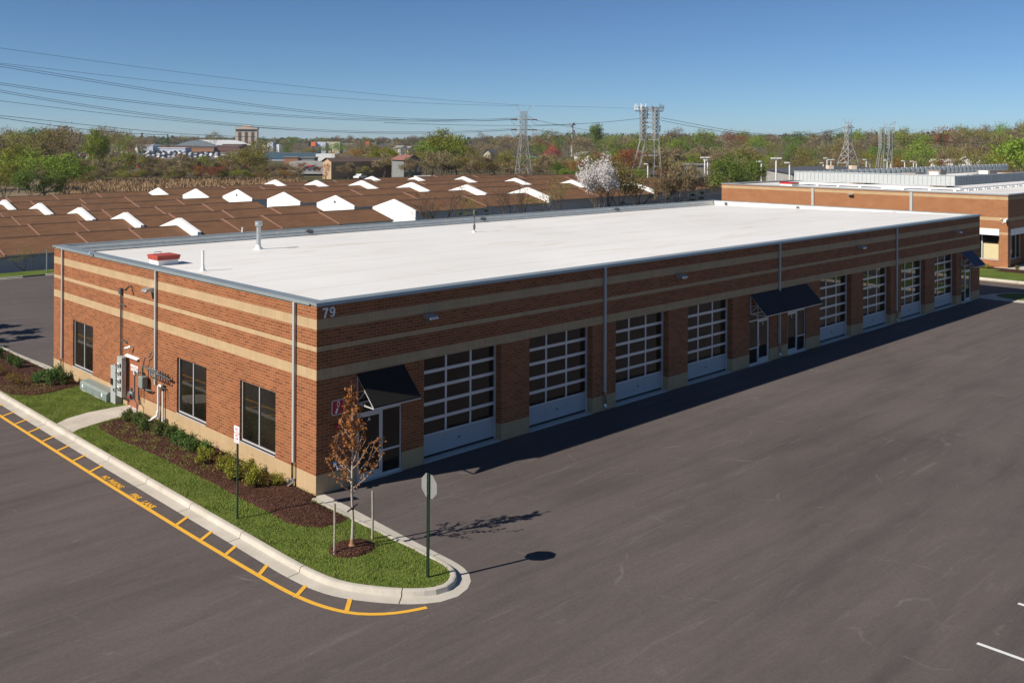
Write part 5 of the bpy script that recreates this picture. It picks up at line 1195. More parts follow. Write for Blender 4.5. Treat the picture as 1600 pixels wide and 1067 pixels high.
# ------------------------------------------------------------------ town in the distance
def C_(n, c, r=.7): return wear(n, c, r, 0, .08, .2)
M['rb'] = C_('dark red brick', (.17,.055,.04)); M['rb2'] = C_('orange brick', (.33,.15,.075)); M['tan'] = C_('tan stucco', (.48,.33,.21)); M['tan2'] = C_('beige panel', (.70,.56,.44)); M['dwin'] = C_('dark window strip', (.055,.055,.06), .3)
M['slate'] = C_('blue grey roof', (.10,.125,.155)); M['greyroof'] = C_('grey gravel roof', (.22,.215,.21)); M['bluepaint'] = C_('pale blue white cladding', (.55,.60,.70)); M['teal'] = C_('teal blue band', (.055,.12,.17)); M['redcan'] = C_('red canopy paint', (.60,.035,.02))
M['orange'] = C_('orange sign', (.75,.16,.06)); M['navy'] = C_('dark blue paint', (.03,.05,.14)); M['brownroof'] = C_('brown roof', (.13,.085,.065)); M['redroof'] = C_('faded red roof', (.25,.11,.085)); M['greywall'] = C_('grey siding', (.20,.205,.20)); M['cream'] = C_('cream siding', (.62,.56,.46)); M['conc'] = C_('grey concrete', (.34,.33,.31)); M['greenroof'] = C_('green metal roof', (.10,.22,.15)); M['darkroof'] = C_('dark grey roof', (.075,.078,.085))
def site(name, px, d, label, cat='building', group=None, rz=0, dz=0):
    o = T(px, d); t_ = empty(name, o+Vector((0,0,dz)), ang+rz); return tag(t_, label, cat, group)
def ux(px, t_, d): return (px-t_)*d/FPX                              # offset along the picture in metres
def hz(y, px, d): o = T(px, d); return at(px, y, d).z-o.z
# hotel
d = 1050; c = 386; t_ = site('hotel_tower', c, d, 'tall beige hotel tower with dark window strips standing above the distant trees', rz=.16); h = hz(199.5,c,d)
b = MB(); b.box(-11.5, 11.5, -8, 8, -3, h-2.0); b.box(-12, 12, -8.5, 8.5, h-1.999, h); b.box(-5, 5, -4, 4, h+.001, h+2.2); b.build('wall', M['tan2'], t_)
b = MB()
for x in (-6.8, 0, 6.8): b.box(x-1.6, x+1.6, -8.12, -8.005, 0, h-5)
b.build('window_strip', C_('smoked hotel glazing', (.13,.11,.10), .4), t_)
b = MB(); b.box(-11.0, 11.0, -8.1, -8.004, h-4.4, h-2.4); b.box(-11.62, -11.51, -7.5, 7.5, h-4.4, h-2.4); b.build('window_band', M['dwin'], t_)
def slab(t_, px0, px1, yt, yb_, d, c, depth, m, name='wall', yoff=0, roofm=None, parent=None):
    x0, x1 = ux(px0,c,d), ux(px1,c,d); z1 = hz(yt,c,d); z0 = hz(yb_,c,d)
    b = MB(); b.box(x0, x1, yoff, yoff+depth, z0-1.5, z1); o = b.build(name, M[m], t_)
    if roofm: b = MB(); b.box(x0-.3, x1+.3, yoff-.3, yoff+depth+.3, z1+.002, z1+.4); b.build('roof', M[roofm], t_)
    return o
d = 760; t_ = site('shopping_mall', 310, d, 'long low dark red brick shopping centre beyond the car park')
for a, e, y0, y1, off, mm in ((178,214,221,240,10,'rb'), (214,300,228.5,240,4,'rb'), (300,372,229,240,2,'rb'), (302,336,231,243,-3,'rb2'), (336,400,234,243,0,'rb'), (340,372,226,232,12,'rb'), (400,432,236,244,-2,'rb')): slab(t_, a, e, y0, y1, d, 310, 14, mm, yoff=off, roofm='greyroof')
d = 860; c = 306; t_ = site('arena', c, d, 'arched roof sports hall with a white left slope and a dark blue gable', rz=-.55); h = hz(219,c,d)
b = MB(); prof = [(-27+54*k/18, h-4.6+4.6*math.sin(math.pi*k/18)) for k in range(19)]; b.prism([(x,0,z) for x, z in prof]+[(27,0,-1), (-27,0,-1)], (0,40,0)); b.build('wall', M['slate'], t_)
b = MB()
for (xa, za), (xb, zb_) in zip(prof[:-1], prof[1:]): b.quad((xa,-.5,za+.15), (xb,-.5,zb_+.15), (xb,40.5,zb_+.15), (xa,40.5,za+.15))
b.build('roof', M['white'], t_)
d = 690; t_ = site('car_showroom', 250, d, 'white and pale blue car showroom in front of the brick shopping centre')
slab(t_, 213, 239, 227, 238.5, d, 250, 12, 'bluepaint', roofm='white'); slab(t_, 239, 288, 231.5, 239, d, 250, 12, 'bluepaint', yoff=2, roofm='white'); slab(t_, 212, 215.5, 226.5, 239, d, 250, 3, 'white', name='corner_pylon', yoff=-1)
for px_ in (219,227,235,243,248,254,272,280): slab(t_, px_-1.2, px_+1.2, 235.3, 237.3, d, 250, .2, 'dwin', name='window', yoff=-.3 if px_ < 239 else 1.7)
d = 430; t_ = site('flat_roofed_store', 285, d, 'low building with a wide grey flat roof behind the bare trees'); slab(t_, 240, 330, 250, 262, d, 285, 26, 'conc', roofm='greyroof'); slab(t_, 242, 262, 263, 274, d, 285, 3, 'white', name='annex', yoff=-6)
def canopy(px0, px1, yt, d, label, cols):
    c = (px0+px1)/2; t_ = site('fuel_canopy', c, d, label, 'fuel canopy', 'red fuel canopies'); z = hz(yt,c,d); x0, x1 = ux(px0,c,d), ux(px1,c,d)
    b = MB(); b.box(x0, x1, 0, 8, z-.7, z); b.build('fascia', M['redcan'], t_)
    for k in range(cols): x = x0+(x1-x0)*(k+.5)/cols; b = MB(); b.box(x-.25, x+.25, 2, 2.5, -.5, z-.701); b.build('column', M['white'], t_)
canopy(170, 232, 255, 370, 'longer red fuel station canopy among the trees at the left', 4); canopy(274, 300, 264.5, 350, 'shorter red fuel station canopy right of the longer one', 2)
b = MB(); o = T(215, 365); b.box(-.4, .4, -.2, .2, -.5, hz(252,215,365)); o2 = b.build('sign_pylon', M['redcan']); o2.location = o; o2.rotation_euler = (0,0,ang); tag(o2, 'narrow red sign pylon standing at the longer fuel canopy', 'sign')
d = 470; t_ = site('white_shop', 355, d, 'small white flat topped shop behind the olive tree'); slab(t_, 345, 370, 240, 252, d, 355, 9, 'white', roofm='greyroof')
d = 500; t_ = site('long_white_store', 470, d, 'long white store with a teal blue upper band'); slab(t_, 413, 494, 244, 252, d, 470, 14, 'bluepaint'); slab(t_, 413, 494, 239.6, 244.2, d, 470, 14.3, 'teal', name='teal_band', yoff=-.3); slab(t_, 494.2, 524, 240.5, 252, d, 470, 14, 'white', name='white_front', yoff=-1); slab(t_, 524.2, 560, 241.5, 252, d, 470, 10, 'slate', name='side_wing')
d = 345; t_ = site('parking_deck', 478, d, 'grey concrete parking deck with a dark open bay and parked cars'); slab(t_, 452, 506, 253, 258.5, d, 478, 16, 'conc', name='deck'); slab(t_, 452, 455, 258.7, 270, d, 478, 16, 'conc', name='end_wall'); slab(t_, 462, 503, 258.7, 270, d, 478, 1, 'dwin', name='back_wall', yoff=10)
t2_ = site('brick_shop', 455, 440, 'small orange brick shop left of the parking deck'); slab(t2_, 444, 466, 246.5, 256, 440, 455, 8, 'rb2', roofm='greyroof'); slab(t2_, 464, 491, 247, 256, 440, 455, 8, 'greywall', name='grey_wing', yoff=.5, roofm='greyroof')
def gabled(px0, px1, yt, ye, yb_, d, ln, label, wallm, roofm, rz, name='house', group=None, wins=0):
    """a gabled house: the gable faces the camera turned by rz, ln metres long"""
    c = (px0+px1)/2; t_ = site(name, c, d, label, 'house', group, rz); w = (px1-px0)*d/FPX/max(.3, math.cos(rz)); zr, ze = hz(yt,c,d), hz(ye,c,d); zb_ = min(-.5, hz(yb_,c,d))
    b = MB(); b.prism([(-w/2,0,zb_), (w/2,0,zb_), (w/2,0,ze), (0,0,zr), (-w/2,0,ze)], (0,ln,0)); b.build('wall', M[wallm], t_)
    b = MB(); e = .5; s = (zr-ze)/(w/2)
    b.quad((-w/2-e,-e,ze-e*s+.12), (0,-e,zr+.12), (0,ln+e,zr+.12), (-w/2-e,ln+e,ze-e*s+.12)); b.quad((0,-e,zr+.12), (w/2+e,-e,ze-e*s+.12), (w/2+e,ln+e,ze-e*s+.12), (0,ln+e,zr+.12)); b.build('roof', M[roofm], t_)
    for i in range(wins):
        x = -w/2+w*(i+.5)/wins; b = MB(); b.box(x-.5, x+.5, -.08, -.005, (ze+zb_)*.5-.3, (ze+zb_)*.5+1.1); b.build('window', M['white'] if wallm == 'greywall' else M['dwin'], t_)
    return t_
gabled(503, 519, 247.5, 252.5, 284, 265, 24, 'tan brick apartment block with a plain gable end and long brown roof', 'tan', 'brownroof', -.72, 'apartment_block')
gabled(632, 658, 243.5, 250, 268, 262, 9, 'grey sided house with a faded red brown roof behind the storage rows', 'greywall', 'redroof', .5, wins=3)
gabled(626, 637, 228, 232, 241, 470, 9, 'white house with a steep gable, left of the white pair', 'white', 'greyroof', .5, group='white houses in the distance'); gabled(638, 650, 229, 233, 241, 470, 9, 'cream white house right beside the steep white one', 'cream', 'greyroof', .4, group='white houses in the distance')
gabled(755, 767, 235, 240, 250, 420, 9, 'cream gabled house left of the slim lattice tower', 'cream', 'greyroof', -.3, group='white houses in the distance'); gabled(914, 925, 238, 243, 250, 430, 9, 'white gabled house above the blossoming tree', 'white', 'greyroof', .5, group='white houses in the distance')
gabled(1418, 1432, 262, 265, 272, 330, 8, 'white house showing through trees beyond the right hand roofs', 'white', 'brownroof', .4, group='white houses in the distance')
gabled(1487, 1498, 249, 253, 262, 340, 8, 'white house roof peeking out of the woods at the right', 'white', 'white', .7, group='white houses in the distance'); gabled(1503, 1517, 246, 250, 262, 350, 8, 'second white house peeking out of the woods at the right', 'white', 'white', -.3, group='white houses in the distance'); gabled(1532, 1537, 246, 251, 262, 350, 5, 'narrow white house front in the woods at the far right', 'white', 'white', .1, group='white houses in the distance')
d = 640; t_ = site('home_store', 500, d, 'pale store with an orange sign block over the distant car parks'); slab(t_, 486, 493, 222, 228.5, d, 500, 4, 'orange', name='orange_sign'); slab(t_, 487, 492.5, 228.7, 235, d, 500, 3, 'navy', name='blue_base'); slab(t_, 493, 508, 222, 236, d, 500, 12, 'bluepaint', yoff=2); slab(t_, 508, 530, 222, 236, d, 500, 10, 'cream', yoff=3); slab(t_, 530, 562, 224, 234, d, 500, 10, 'greyroof', yoff=4)
d = 660; t_ = site('corner_store', 575, d, 'dark blue store with a square orange sign block'); slab(t_, 562, 571, 224.5, 233, d, 575, 8, 'navy', yoff=3); slab(t_, 571.3, 577, 221.5, 228, d, 575, 3, 'orange', name='orange_sign'); slab(t_, 578, 588, 223, 232, d, 575, 8, 'greyroof', yoff=1); slab(t_, 594, 616, 224.5, 230, d, 575, 8, 'slate', name='side_wing', yoff=2)
d = 600; t_ = site('diner', 425, d, 'small pinkish shop row in front of the distant hotel trees'); slab(t_, 410, 420, 226, 233, d, 425, 8, 'cream'); slab(t_, 419, 427, 222, 234, d, 425, 6, 'bluepaint', name='tower', yoff=-1); slab(t_, 427, 436, 226, 234, d, 425, 8, 'white')
d = 400; t_ = site('green_roofed_shop', 815, d, 'low shop with a green metal roof behind the slim lattice tower'); slab(t_, 800, 838, 247, 262, d, 815, 10, 'tan', roofm='greenroof')
d = 300; t_ = site('brick_garage', 1030, d, 'orange brick garage right of the antenna tower foot'); slab(t_, 1021, 1046, 253.5, 266, d, 1030, 12, 'rb2', roofm='greyroof'); slab(t_, 1000, 1020, 256, 266, d, 1030, 10, 'greywall', name='grey_wing', roofm='greyroof')
d = 250; t_ = site('long_grey_shed', 1120, d, 'long pale grey shed under the double headed lamp'); slab(t_, 1078, 1110, 259, 268, d, 1120, 8, 'greywall', roofm='greyroof')
d = 215; t_ = site('grey_warehouse', 1330, d, 'low warehouse with a dark grey roof behind the right hand screen walls')
x0, x1 = ux(1238,1330,d), ux(1440,1330,d); z = hz(270.5,1330,d); b = MB(); b.prism([(x0,0,-1), (x1,0,-1), (x1,0,z-.4), (x1-5,0,z+.4), (x0+9,0,z+.5), (x0,0,z-.3)], (0,22,0)); b.build('wall', M['conc'], t_)
b = MB(); P_ = [(x0-.4,z-.25), (x0+9,z+.6), (x1-5,z+.5), (x1,z-.3)]
for (a, za), (e, ze) in zip(P_[:-1], P_[1:]): b.quad((a,-.5,za), (e,-.5,ze), (e,22,ze+.35), (a,22,za+.35))
b.build('roof', M['darkroof'], t_)
for px_ in (1313, 1350): b = MB(); x = ux(px_,1330,d); b.box(x-.6, x+.6, 6, 8, z+.3, z+1.5); b.build('rooftop_unit', M['tan2'], t_)
# paved lots and the reed field
def patch(pxs, yb_, yt, m, name, lift=.25):
    b = MB(); P = []
    for px_, y in pxs:
        g_ = gnd(px_, y, 0)
        for _ in range(6): g_ = gnd(px_, y, z_terr(g_.x, g_.y)+lift)
        P.append(tuple(g_))
    b.poly(P); tag(b.build(name, m), kind='structure')
M['farlot'] = wear('far car park paving', (.26,.255,.25), .9, 0, .1, .05); M['fielddirt'] = wear('dry field ground', (.17,.12,.06), .95, 0, .2, .1)
for k in range(9): pass
def draped(px0, px1, d0, d1, m, name, lift, nx_=10, ny_=5):
    V = []; b = MB()
    for j in range(ny_+1):
        d_ = d0+(d1-d0)*j/ny_
        for i in range(nx_+1):
            p = at(px0+(px1-px0)*i/nx_, HOR, d_); V.append((p.x, p.y, z_terr(p.x, p.y)+lift))
    b.v = V; b.f = [(j*(nx_+1)+i, j*(nx_+1)+i+1, (j+1)*(nx_+1)+i+1, (j+1)*(nx_+1)+i) for j in range(ny_) for i in range(nx_)]; b.m = [0]*len(b.f); tag(b.build(name, m), kind='structure')
draped(95, 345, 455, 680, M['farlot'], 'car_park', .7); draped(430, 600, 290, 380, M['farlot'], 'car_park', .5); draped(390, 640, 520, 640, M['farlot'], 'car_park', .7); draped(-60, 480, 165, 250, M['fielddirt'], 'reed_field_ground', .35)
# cars
def car_mesh(name, c):
    b = MB(); prof = [(-2.2,.35), (-2.25,.75), (-2.1,.95), (-1.5,1.0), (-.9,1.45), (.6,1.48), (1.25,1.02), (2.0,.9), (2.25,.65), (2.2,.35)]
    b.prism([(x,-.86,z) for x, z in prof], (0,1.72,0), 0); gl = [(-1.38,1.0), (-.86,1.4), (.55,1.43), (1.12,1.02)]
    b.prism([(x,-.87,z) for x, z in gl], (0,1.74,0), 1)
    for x in (-1.35, 1.4):
        for y in (-.8, .8): b.lathe([(0,-.1), (.32,-.1), (.32,.1), (0,.1)], (x,y,.32), 8, (0,1,0), 2)
    return b.mesh(name, [mat('car paint '+name, c, .25, .1), M['dwin'], M['black']])
CARS = [(car_mesh('parked_car', c), n) for c, n in (((.75,.75,.75),'white'), ((.06,.065,.07),'dark grey'), ((.38,.39,.41),'silver'), ((.35,.02,.02),'red'), ((.03,.06,.16),'blue'), ((.62,.62,.60),'pale'))]
RC = random.Random(8)
def car(px, d, i, label, group, rz=None, dz=.72):
    p = at(px, HOR, d); o = bpy.data.objects.new('parked_car', CARS[i][0]); COL.objects.link(o); o.location = (p.x, p.y, z_terr(p.x, p.y)+dz); o.rotation_euler = (0,0, ang+RC.choice((0, math.pi))+RC.uniform(-.1,.1)+1.2 if rz is None else rz); return tag(o, label, 'car', group)
for r_ in range(7):
    d_ = 472+29*r_
    for k in range(30):
        if RC.random() < .26: continue
        i = RC.choice((0,0,1,1,2,2,5,4,3,1,2,4)); px_ = 100+240*k/29+RC.uniform(-1.5,1.5); car(px_, d_+RC.uniform(-2,2), i, CARS[i][1]+' car in the dense rows parked before the brick shopping centre', CARS[i][1]+' cars parked before the shopping centre')
for k in range(16):
    i = RC.choice((0,1,2,4)); car(415+180*k/15, 560+RC.uniform(-15,15), i, CARS[i][1]+' car in the scattered distant lot right of the hotel', CARS[i][1]+' cars in the lot right of the hotel')
car(486, 335, 3, 'red car parked in the shade of the parking deck', None, dz=.55); car(492, 318, 1, 'dark car parked on the lot before the parking deck', None, dz=.55); car(476, 320, 2, 'silver car beside the dark one before the parking deck', None, dz=.55)
car(563, 262, 0, 'white car between bare trees right of the tan apartment block', None, dz=.1)
def van(px, d, label, s=1):
    t_ = site('parked_van', px, d, label, 'van', rz=.3); b = MB(); b.prism([(-2.6,-.95,.4), (2.6,-.95,.4), (2.6,-.95,1.2), (1.9,-.95,1.35), (1.3,-.95,2.2), (-2.6,-.95,2.2)], (0,1.9,0)); b.build('body', M['white'], t_)
    b = MB(); b.box(-1.8, 1.1, -.97, -.952, 1.4, 1.95); b.build('window', M['dwin'], t_)
    for x in (-1.6, 1.7): b = MB(); b.lathe([(0,-.1), (.38,-.1), (.38,1.98), (0,1.98)], (x,-.94,.38), 10, (0,1,0)); b.build('wheels', M['black'], t_)
van(665, 232, 'white pickup style van behind the storage roofs near the centre'); 
for i, px_ in enumerate((1048, 1063, 1080)): van(px_, 195+3*i, ('left','middle','right')[i]+' one of three white vans behind the bare trees left of the white parapet')

# ------------------------------------------------------------------ reeds, trees, woodland
n = 16000; PX = gg.uniform(95, 470, n); DD = gg.uniform(170, 250, n); V = []; cam_np = np.array(tuple(CAM)); fw, rt = np.array(tuple(fwd)), np.array(tuple(rgt))
C = cam_np+DD[:, None]*(fw+rt*((PX-800)/FPX)[:, None]); Zs = np.array([z_terr(x, y) for x, y in C[:, :2]]); C[:, 2] = Zs+gg.uniform(.1, 1.0, n)
V, F = leaf_quads(C, .9, gg, .34, dirs=np.tile([0,0,1.], (n, 1))*2); o = bpy.data.objects.new('reeds', np_mesh('reeds', V, F, [L['reed']])); COL.objects.link(o); tag(o, 'field of tall dry tan reeds behind the storage roofs', 'reeds', kind='stuff')

TR = {}
def variants(key, cnt, **kw): TR[key] = [make_tree('tree', 100*hash_(key)+i, single=True, **kw) for i in range(cnt)]
def hash_(s): return sum(ord(c)*(i+3) for i, c in enumerate(s)) % 97
far = dict(h=14, levels=2, trunk=.14, spread=.36, sig=1.35, size=.55)
variants('green', 3, leaf='green', n=1700, **far); variants('deep', 3, leaf='deep', n=1700, **far); variants('olive', 4, leaf='olive', n=1600, **{**far, 'size': .5}); variants('brown', 4, leaf='brown', n=1700, twigs=True, aspect=.2, **{**far, 'size': .9}); variants('grey', 2, leaf='grey', n=1500, twigs=True, aspect=.18, **{**far, 'size': .9}); variants('russet', 2, leaf='russet', n=1600, **{**far, 'size': .5})
TR['pine'] = [make_pine(s, 15, .2, 900, .8) for s in (1, 2)]
mid = dict(h=12, levels=3, trunk=.13, spread=.38, kids=(3,3))
MT = {'green': [make_tree('g', s, leaf='green', n=3400, size=.42, sig=.75, **mid) for s in (21, 22, 23)], 'olive': [make_tree('o', s, leaf='olive', n=3200, size=.40, sig=.85, **mid) for s in (31, 32)],
 'brown': [make_tree('b', s, leaf='brown', n=3200, size=.9, sig=.75, twigs=True, aspect=.15, **mid) for s in (41, 42, 43)], 'russet': [make_tree('r', s, leaf='russet', n=2800, size=.38, sig=.8, **mid) for s in (51,)], 'deep': [make_tree('d', s, leaf='deep', n=3600, size=.42, sig=.8, **mid) for s in (61, 62)],
 'bare': [make_tree('n', s, leaf='twig', n=800, size=.55, sig=.3, twigs=True, aspect=.06, bark=BARKD, h=9, levels=3, trunk=.12, spread=.42, kids=(3,3), rad=.033) for s in (71, 72, 73)],
 'bud': [make_tree('u', s, leaf='olive', n=1100, size=.2, sig=.4, bark=BARKD, h=9, levels=3, trunk=.15, spread=.42, kids=(3,3), rad=.028) for s in (75, 76)]}
# beside the storage wall
blos = make_tree('w', 81, leaf='blossom', n=9000, size=.22, sig=.42, h=8, levels=4, trunk=.13, spread=.30, kids=(3,3), up=.6)
plant('blossom_tree', blos, 8, 935, 244, 131, 'white blossoming tree standing against the storage wall', sxy=.64)
gB = 'bare trees along the storage wall'
for px_, top, d_, k, i, sx_, lab in ((664,300,110,'bare',0,.7,'bare tree directly right of the big white gable, left of the many stemmed one'), (690,288,111,'bare',1,1.25,'spreading many stemmed bare tree right of the big white gable'), (790,286,119,'bare',2,.9,'bare tree with curved limbs left of the tall thin one'), (818,268,121,'bare',0,.45,'tall thin bare tree left of the budding tree'),
 (872,276,126,'bud',0,1.1,'budding olive tree left of the white blossoming tree'), (952,262,133,'bud',1,.7,'small budding tree touching the right of the white blossoming tree'), (968,252,135,'olive',0,.9,'taller dark stemmed tree right of the white blossoming tree'), (997,256,137,'bud',0,.9,'forked budding tree second to the right of the blossoming tree'),
 (1040,264,143,'brown',0,.6,'narrow brown tree third to the right of the blossoming tree'), (1060,254,145,'brown',1,.8,'brown twiggy tree in the middle of the right hand bare group'), (1078,258,147,'brown',2,.8,'brown twiggy tree at the right end of the bare group'), (730,305,113,'bud',1,.6,'low budding sapling near the small evergreens'), (1104,262,160,'brown',0,.7,'brown tree just left of the bushy green tree'), (40,384,82,'bud',0,.8,'thin budding sapling by the fence at the far left')):
    plant('bare_tree' if k in ('bare','brown') else 'budding_tree', MT[k][i], 9 if k in ('bare','bud') else 12, px_, top, d_, lab, gB, sx_)
plant('bushy_tree', MT['deep'][0], 12, 1140, 240, 155, 'big bushy dark green tree at the corner of the right hand brick building', sxy=.95); plant('bushy_tree', MT['deep'][1], 12, 1168, 246, 162, 'right neighbour of the big bushy tree, partly behind the white parapet', sxy=.9)
SP = [make_pine(s, 3, .3, 1300, .22, single=False, ragged=.1) for s in (5, 6)]
for i, (px_, base, top, lab) in enumerate(((717,338,326,'small cone shaped evergreen, leftmost by the storage wall'), (744,336,325,'small cone shaped evergreen second from left by the storage wall'), (760,334,322,'small cone shaped evergreen beside a reddish one, third from left'), (973,322,310,'small dark evergreen right of the blossoming tree'), (1043,317,303,'small dark evergreen in front of the brown trees'), (1082,313,297,'left one of two slim evergreens near the brick building'), (1095,311,293,'right one of two slim evergreens near the brick building'))):
    p = on_y(px_, base, 61); tree_obj('small_evergreen', SP[i % 2], (p.x, 61, p.z-.9), max(.5, (on_y(px_, top, 61).z-p.z+.9)/3), i, lab, 'evergreen', 'small evergreens by the storage wall')
# four young evergreens on the planting strip, shading the back lot
for i, (x, y, h) in enumerate(((-2.6,37.4,4.9), (-2.7,35.0,5.4), (-2.6,32.8,4.9), (-2.6,30.9,2.7))): tree_obj('young_evergreen', SP[i % 2], (x, y, 0), h/3, i, 'young evergreen on the planting strip whose shadow falls on the back lot', 'evergreen', 'young evergreens on the planting strip', sxy=.95)
# tree belt behind the storage rows
gM = {'green': 'green trees in the belt behind the storage rows', 'olive': 'olive trees in the belt behind the storage rows', 'brown': 'brown bare trees in the belt behind the storage rows', 'russet': 'russet trees in the belt behind the storage rows', 'deep': 'dark green trees in the belt behind the storage rows'}
named = [(28,226,200,'green',1.3,'bright green tree near the left edge under the wood'), (70,236,180,'green',1.35,'large green tree at the left, first of the near clump'), (105,240,178,'green',1.2,'large green tree at the left, second of the near clump'), (8,252,170,'green',1.1,'green tree cut by the left edge above the storage roofs'), (50,262,165,'deep',1.1,'dark green tree low in the near left clump'), (85,268,168,'deep',1.0,'dark green tree at the right foot of the near left clump'), (128,262,195,'olive',.9,'olive tree right of the near left clump'),
 (150,204,230,'green',.72,'tall slender yellow green tree rising above the car park at the left'), (393,222,265,'olive',1.15,'tall olive tree in front of the hotel and long white store'), (590,228,285,'green',1.0,'yellow green tree left of the grey house'), (612,233,280,'green',.9,'green tree directly left of the grey house'), (690,203,300,'green',1.15,'largest green tree of the middle distance, left of the slim tower'), (714,212,295,'green',1.1,'right companion of the largest green tree'), (666,222,290,'green',1.1,'left companion of the largest green tree'), (735,230,285,'olive',.8,'olive green tree between the largest green tree and the slim tower'),
 (877,255,240,'green',1.2,'low bright green tree left of the blossoming tree, behind the white gable'), (903,262,225,'deep',1.0,'low dark green bush tree just left of the blossom'), (1003,262,230,'green',.9,'low yellow green tree under the antenna tower'), (560,228,600,'green',1.4,'green tree beneath the distant orange sign')]
for px_, top, d_, k, sx_, lab in named: plant('leafy_tree', RT.choice(MT[k]), 12, px_, top, d_, lab, gM[k], sx_)
plant('pink_tree', make_tree('pink', 91, leaf='pink', n=2200, size=.45, sig=.9, **mid), 12, 862, 228, 420, 'pink red flowering tree between the two left towers', sxy=1.0)
plant('round_tree', make_tree('rt', 92, leaf='deep', n=3000, size=.5, sig=.8, **{**mid, 'spread': .25}), 12, 933, 196, 520, 'tall rounded grey green tree standing above the woods, left of the antenna tower', sxy=.55)
plant('yellow_tree', MT['green'][1], 12, 1594, 205, 175, 'bright yellow green tree at the right edge', sxy=1.0)
for k in range(200):
    px_ = -20+1180*(k+RT.random())/200; d_ = RT.uniform(252, 335); 
    if 455 < px_ < 512: continue
    top = RT.gauss(247, 8) if px_ < 620 else RT.gauss(246, 8); top = max(232, min(266, top))
    if 100 < px_ < 345: top = RT.uniform(236, 262)
    if 410 < px_ < 530: top = max(top, 257)
    kd = RT.choices(('brown','olive','russet','green'), (5,3.4,1.3,.9))[0]; plant('belt_tree', RT.choice(MT[kd]), 12, px_, top, d_, {'green':'green tree','olive':'olive budding tree','brown':'brown bare tree','russet':'russet budding tree'}[kd]+' in the mixed belt behind the storage rows', gM[kd], RT.uniform(1.0, 1.6))
for px_ in np.linspace(80, 470, 34): 
    kd = RT.choice(('russet','olive','brown','green')); plant('belt_bush', RT.choice(MT[kd]), 12, px_+RT.uniform(-8,8), RT.uniform(258, 272), RT.uniform(240, 254), {'green':'green','olive':'olive','brown':'brown','russet':'russet'}[kd]+' bush at the far edge of the reed field', {'green':'green','olive':'olive','brown':'brown','russet':'russet'}[kd]+' bushes at the edge of the reed field', 1.5)
for px_ in np.linspace(330, 505, 7): plant('russet_tree', MT['russet'][0], 12, px_+RT.uniform(-10,10), RT.uniform(252, 266), RT.uniform(258, 290), 'russet tree behind the storage gables, left of the tan apartment block', 'russet trees left of the apartment block', 1.1)
# woodland around the horizon
def skyline(px): return float(np.interp(px, [-60,60,160,240,420,560,720,800,900,1050,1200,1320,1450,1520,1600,1680], [207,206,208,211,214,213,213,210,206,205,207,204,203,199,195,194]))
lab_far = {'green':'spring green tree in the woods along the horizon','deep':'mid green tree in the woods along the horizon','olive':'olive budding tree in the woods along the horizon','brown':'brown bare tree in the woods along the horizon','grey':'greyish bare tree in the woods along the horizon','russet':'russet tree in the woods along the horizon','pine':'dark evergreen in the woods along the horizon'}
def woods(n, p0, p1, d0, d1, t0, t1, wts, sx=(1.0, 1.5)):
    for k in range(n):
        px_ = p0+(p1-p0)*(k+RT.random())/n; d_ = RT.uniform(d0, d1); kd = RT.choices(list(wts), list(wts.values()))[0]; me = RT.choice(TR[kd])
        plant('woodland_tree' if kd != 'pine' else 'evergreen_tree', me, 15 if kd == 'pine' else 14, px_, skyline(px_)+RT.uniform(t0, t1), d_, lab_far[kd], lab_far[kd].replace('tree', 'trees').replace('evergreen', 'evergreens'), RT.uniform(*sx), dz=-.5)
mixL = {'brown':5,'olive':3,'grey':2,'green':1.3,'deep':1,'pine':1.2,'russet':.6}; mixR = {'brown':3.2,'olive':4,'grey':1.2,'green':2.2,'deep':2.6,'russet':.5,'pine':.4}
woods(46, -60, 820, 900, 1150, -1, 6, mixL, (1.3, 1.9)); woods(34, -50, 110, 290, 420, -7, 26, {'brown':5,'olive':3,'green':2,'grey':1}, (1.0,1.4)); woods(50, 400, 850, 540, 720, 7, 20, mixL, (1.1,1.6)); woods(26, -50, 230, 470, 640, -8, 12, {**mixL, 'brown':8, 'green':2.5}, (.9,1.3)); woods(10, -40, 100, 300, 420, 2, 22, {'brown':4,'olive':2,'green':2}, (.9, 1.2))
woods(28, 590, 1000, 520, 700, 6, 22, mixL); woods(44, 800, 1640, 640, 820, -2, 6, {**mixR, 'green':4, 'deep':4}); woods(40, 940, 1640, 470, 600, 6, 20, mixR); woods(40, 1040, 1640, 350, 440, 20, 36, mixR); woods(26, 1180, 1640, 255, 320, 34, 50, {'olive':4,'brown':3,'green':2,'russet':.6}, (1.0, 1.5))
woods(16, -320, -30, 180, 420, 4, 30, {'brown':4,'olive':3,'green':3}, (1.0,1.5)); woods(14, 1640, 1840, 260, 640, 4, 30, mixR)
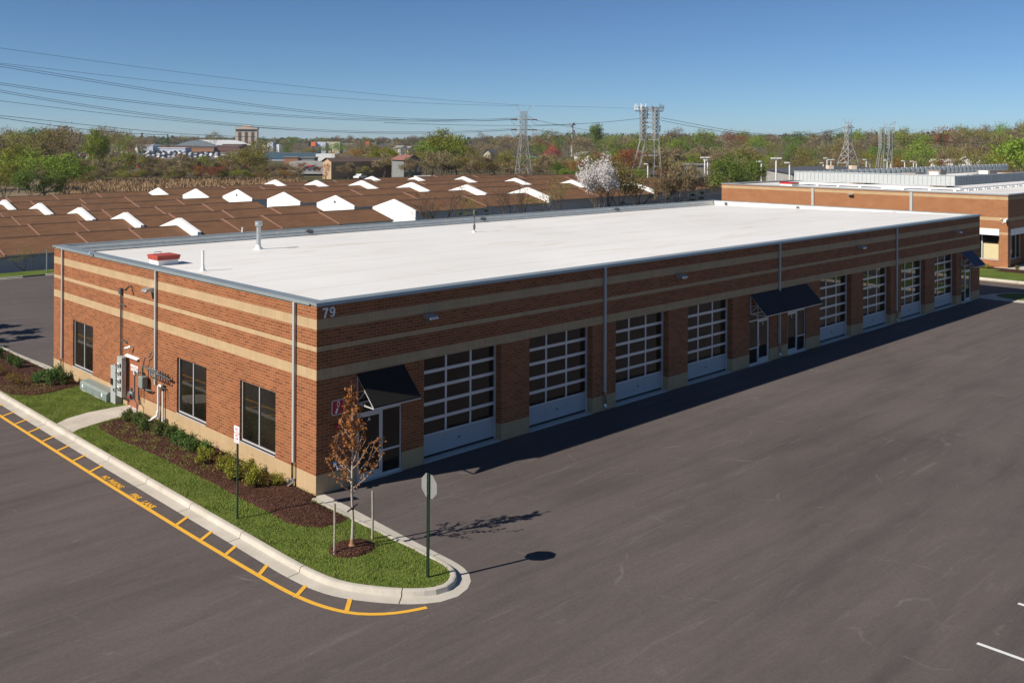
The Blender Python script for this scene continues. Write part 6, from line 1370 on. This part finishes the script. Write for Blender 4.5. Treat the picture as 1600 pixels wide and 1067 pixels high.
for px_, top, d_ in ((88,200,520), (112,203,520), (126,206,560), (222,207,620), (262,209,700)): plant('evergreen_tree', RT.choice(TR['pine']), 15, px_, top, d_, 'tall dark evergreen poking out of the left hand skyline', 'tall dark evergreens on the left skyline', 1.1)
plant('bare_tree', TR['grey'][0], 14, 334, 208, 820, 'rounded pale bare tree on the skyline left of the hotel', sxy=1.2); plant('bare_tree', TR['grey'][1], 14, 752, 209, 700, 'bare tree on the skyline right of the largest green tree', sxy=.8)
# the unbroken far woodland: one mass
V0, F0 = [], []; n0 = 0
for k in range(760):
    px_ = RT.uniform(-150, 1750); d_ = RT.uniform(1100, 2300); p = at(px_, HOR, d_); z = z_terr(p.x, p.y); zt = at(px_, skyline(px_)+RT.uniform(1.5, 7), d_).z; hh_ = max(9, zt-z); m_ = 42
    u = gg.normal(size=(m_, 3)); u /= np.linalg.norm(u, axis=1)[:, None]; C = np.array([p.x, p.y, z+hh_*.5])+u*np.array([9, 9, hh_*.5])*gg.uniform(.5, 1, m_)[:, None]; v, f = leaf_quads(C, 4.6, gg, .8); V0.append(v); F0.append(f+n0); n0 += len(v)
L['far'] = leaf_mat('far woodland', (.115,.10,.058), (.115,.125,.055), .2); 
o = bpy.data.objects.new('far_woodland', np_mesh('far_woodland', np.vstack(V0), np.vstack(F0), [L['far']])); COL.objects.link(o); tag(o, 'unbroken brown green woodland closing the horizon', 'woodland', kind='stuff')

# ------------------------------------------------------------------ thin spring haze round the whole scene
b = MB(); b.box(-5200, 5200, -3200, 5200, -8, 60)
hm = bpy.data.materials.new('haze'); hm.use_nodes = True; ht = hm.node_tree; ht.nodes.remove(ht.nodes['Principled BSDF']); pv = ht.nodes.new('ShaderNodeVolumePrincipled')
pv.inputs['Color'].default_value = (.80, .88, 1.0, 1); pv.inputs['Density'].default_value = .0001; pv.inputs['Anisotropy'].default_value = .2
ht.links.new(pv.outputs[0], ht.nodes['Material Output'].inputs['Volume'])
tag(b.build('haze', hm), 'thin pale haze softening the distance', 'haze', kind='stuff')
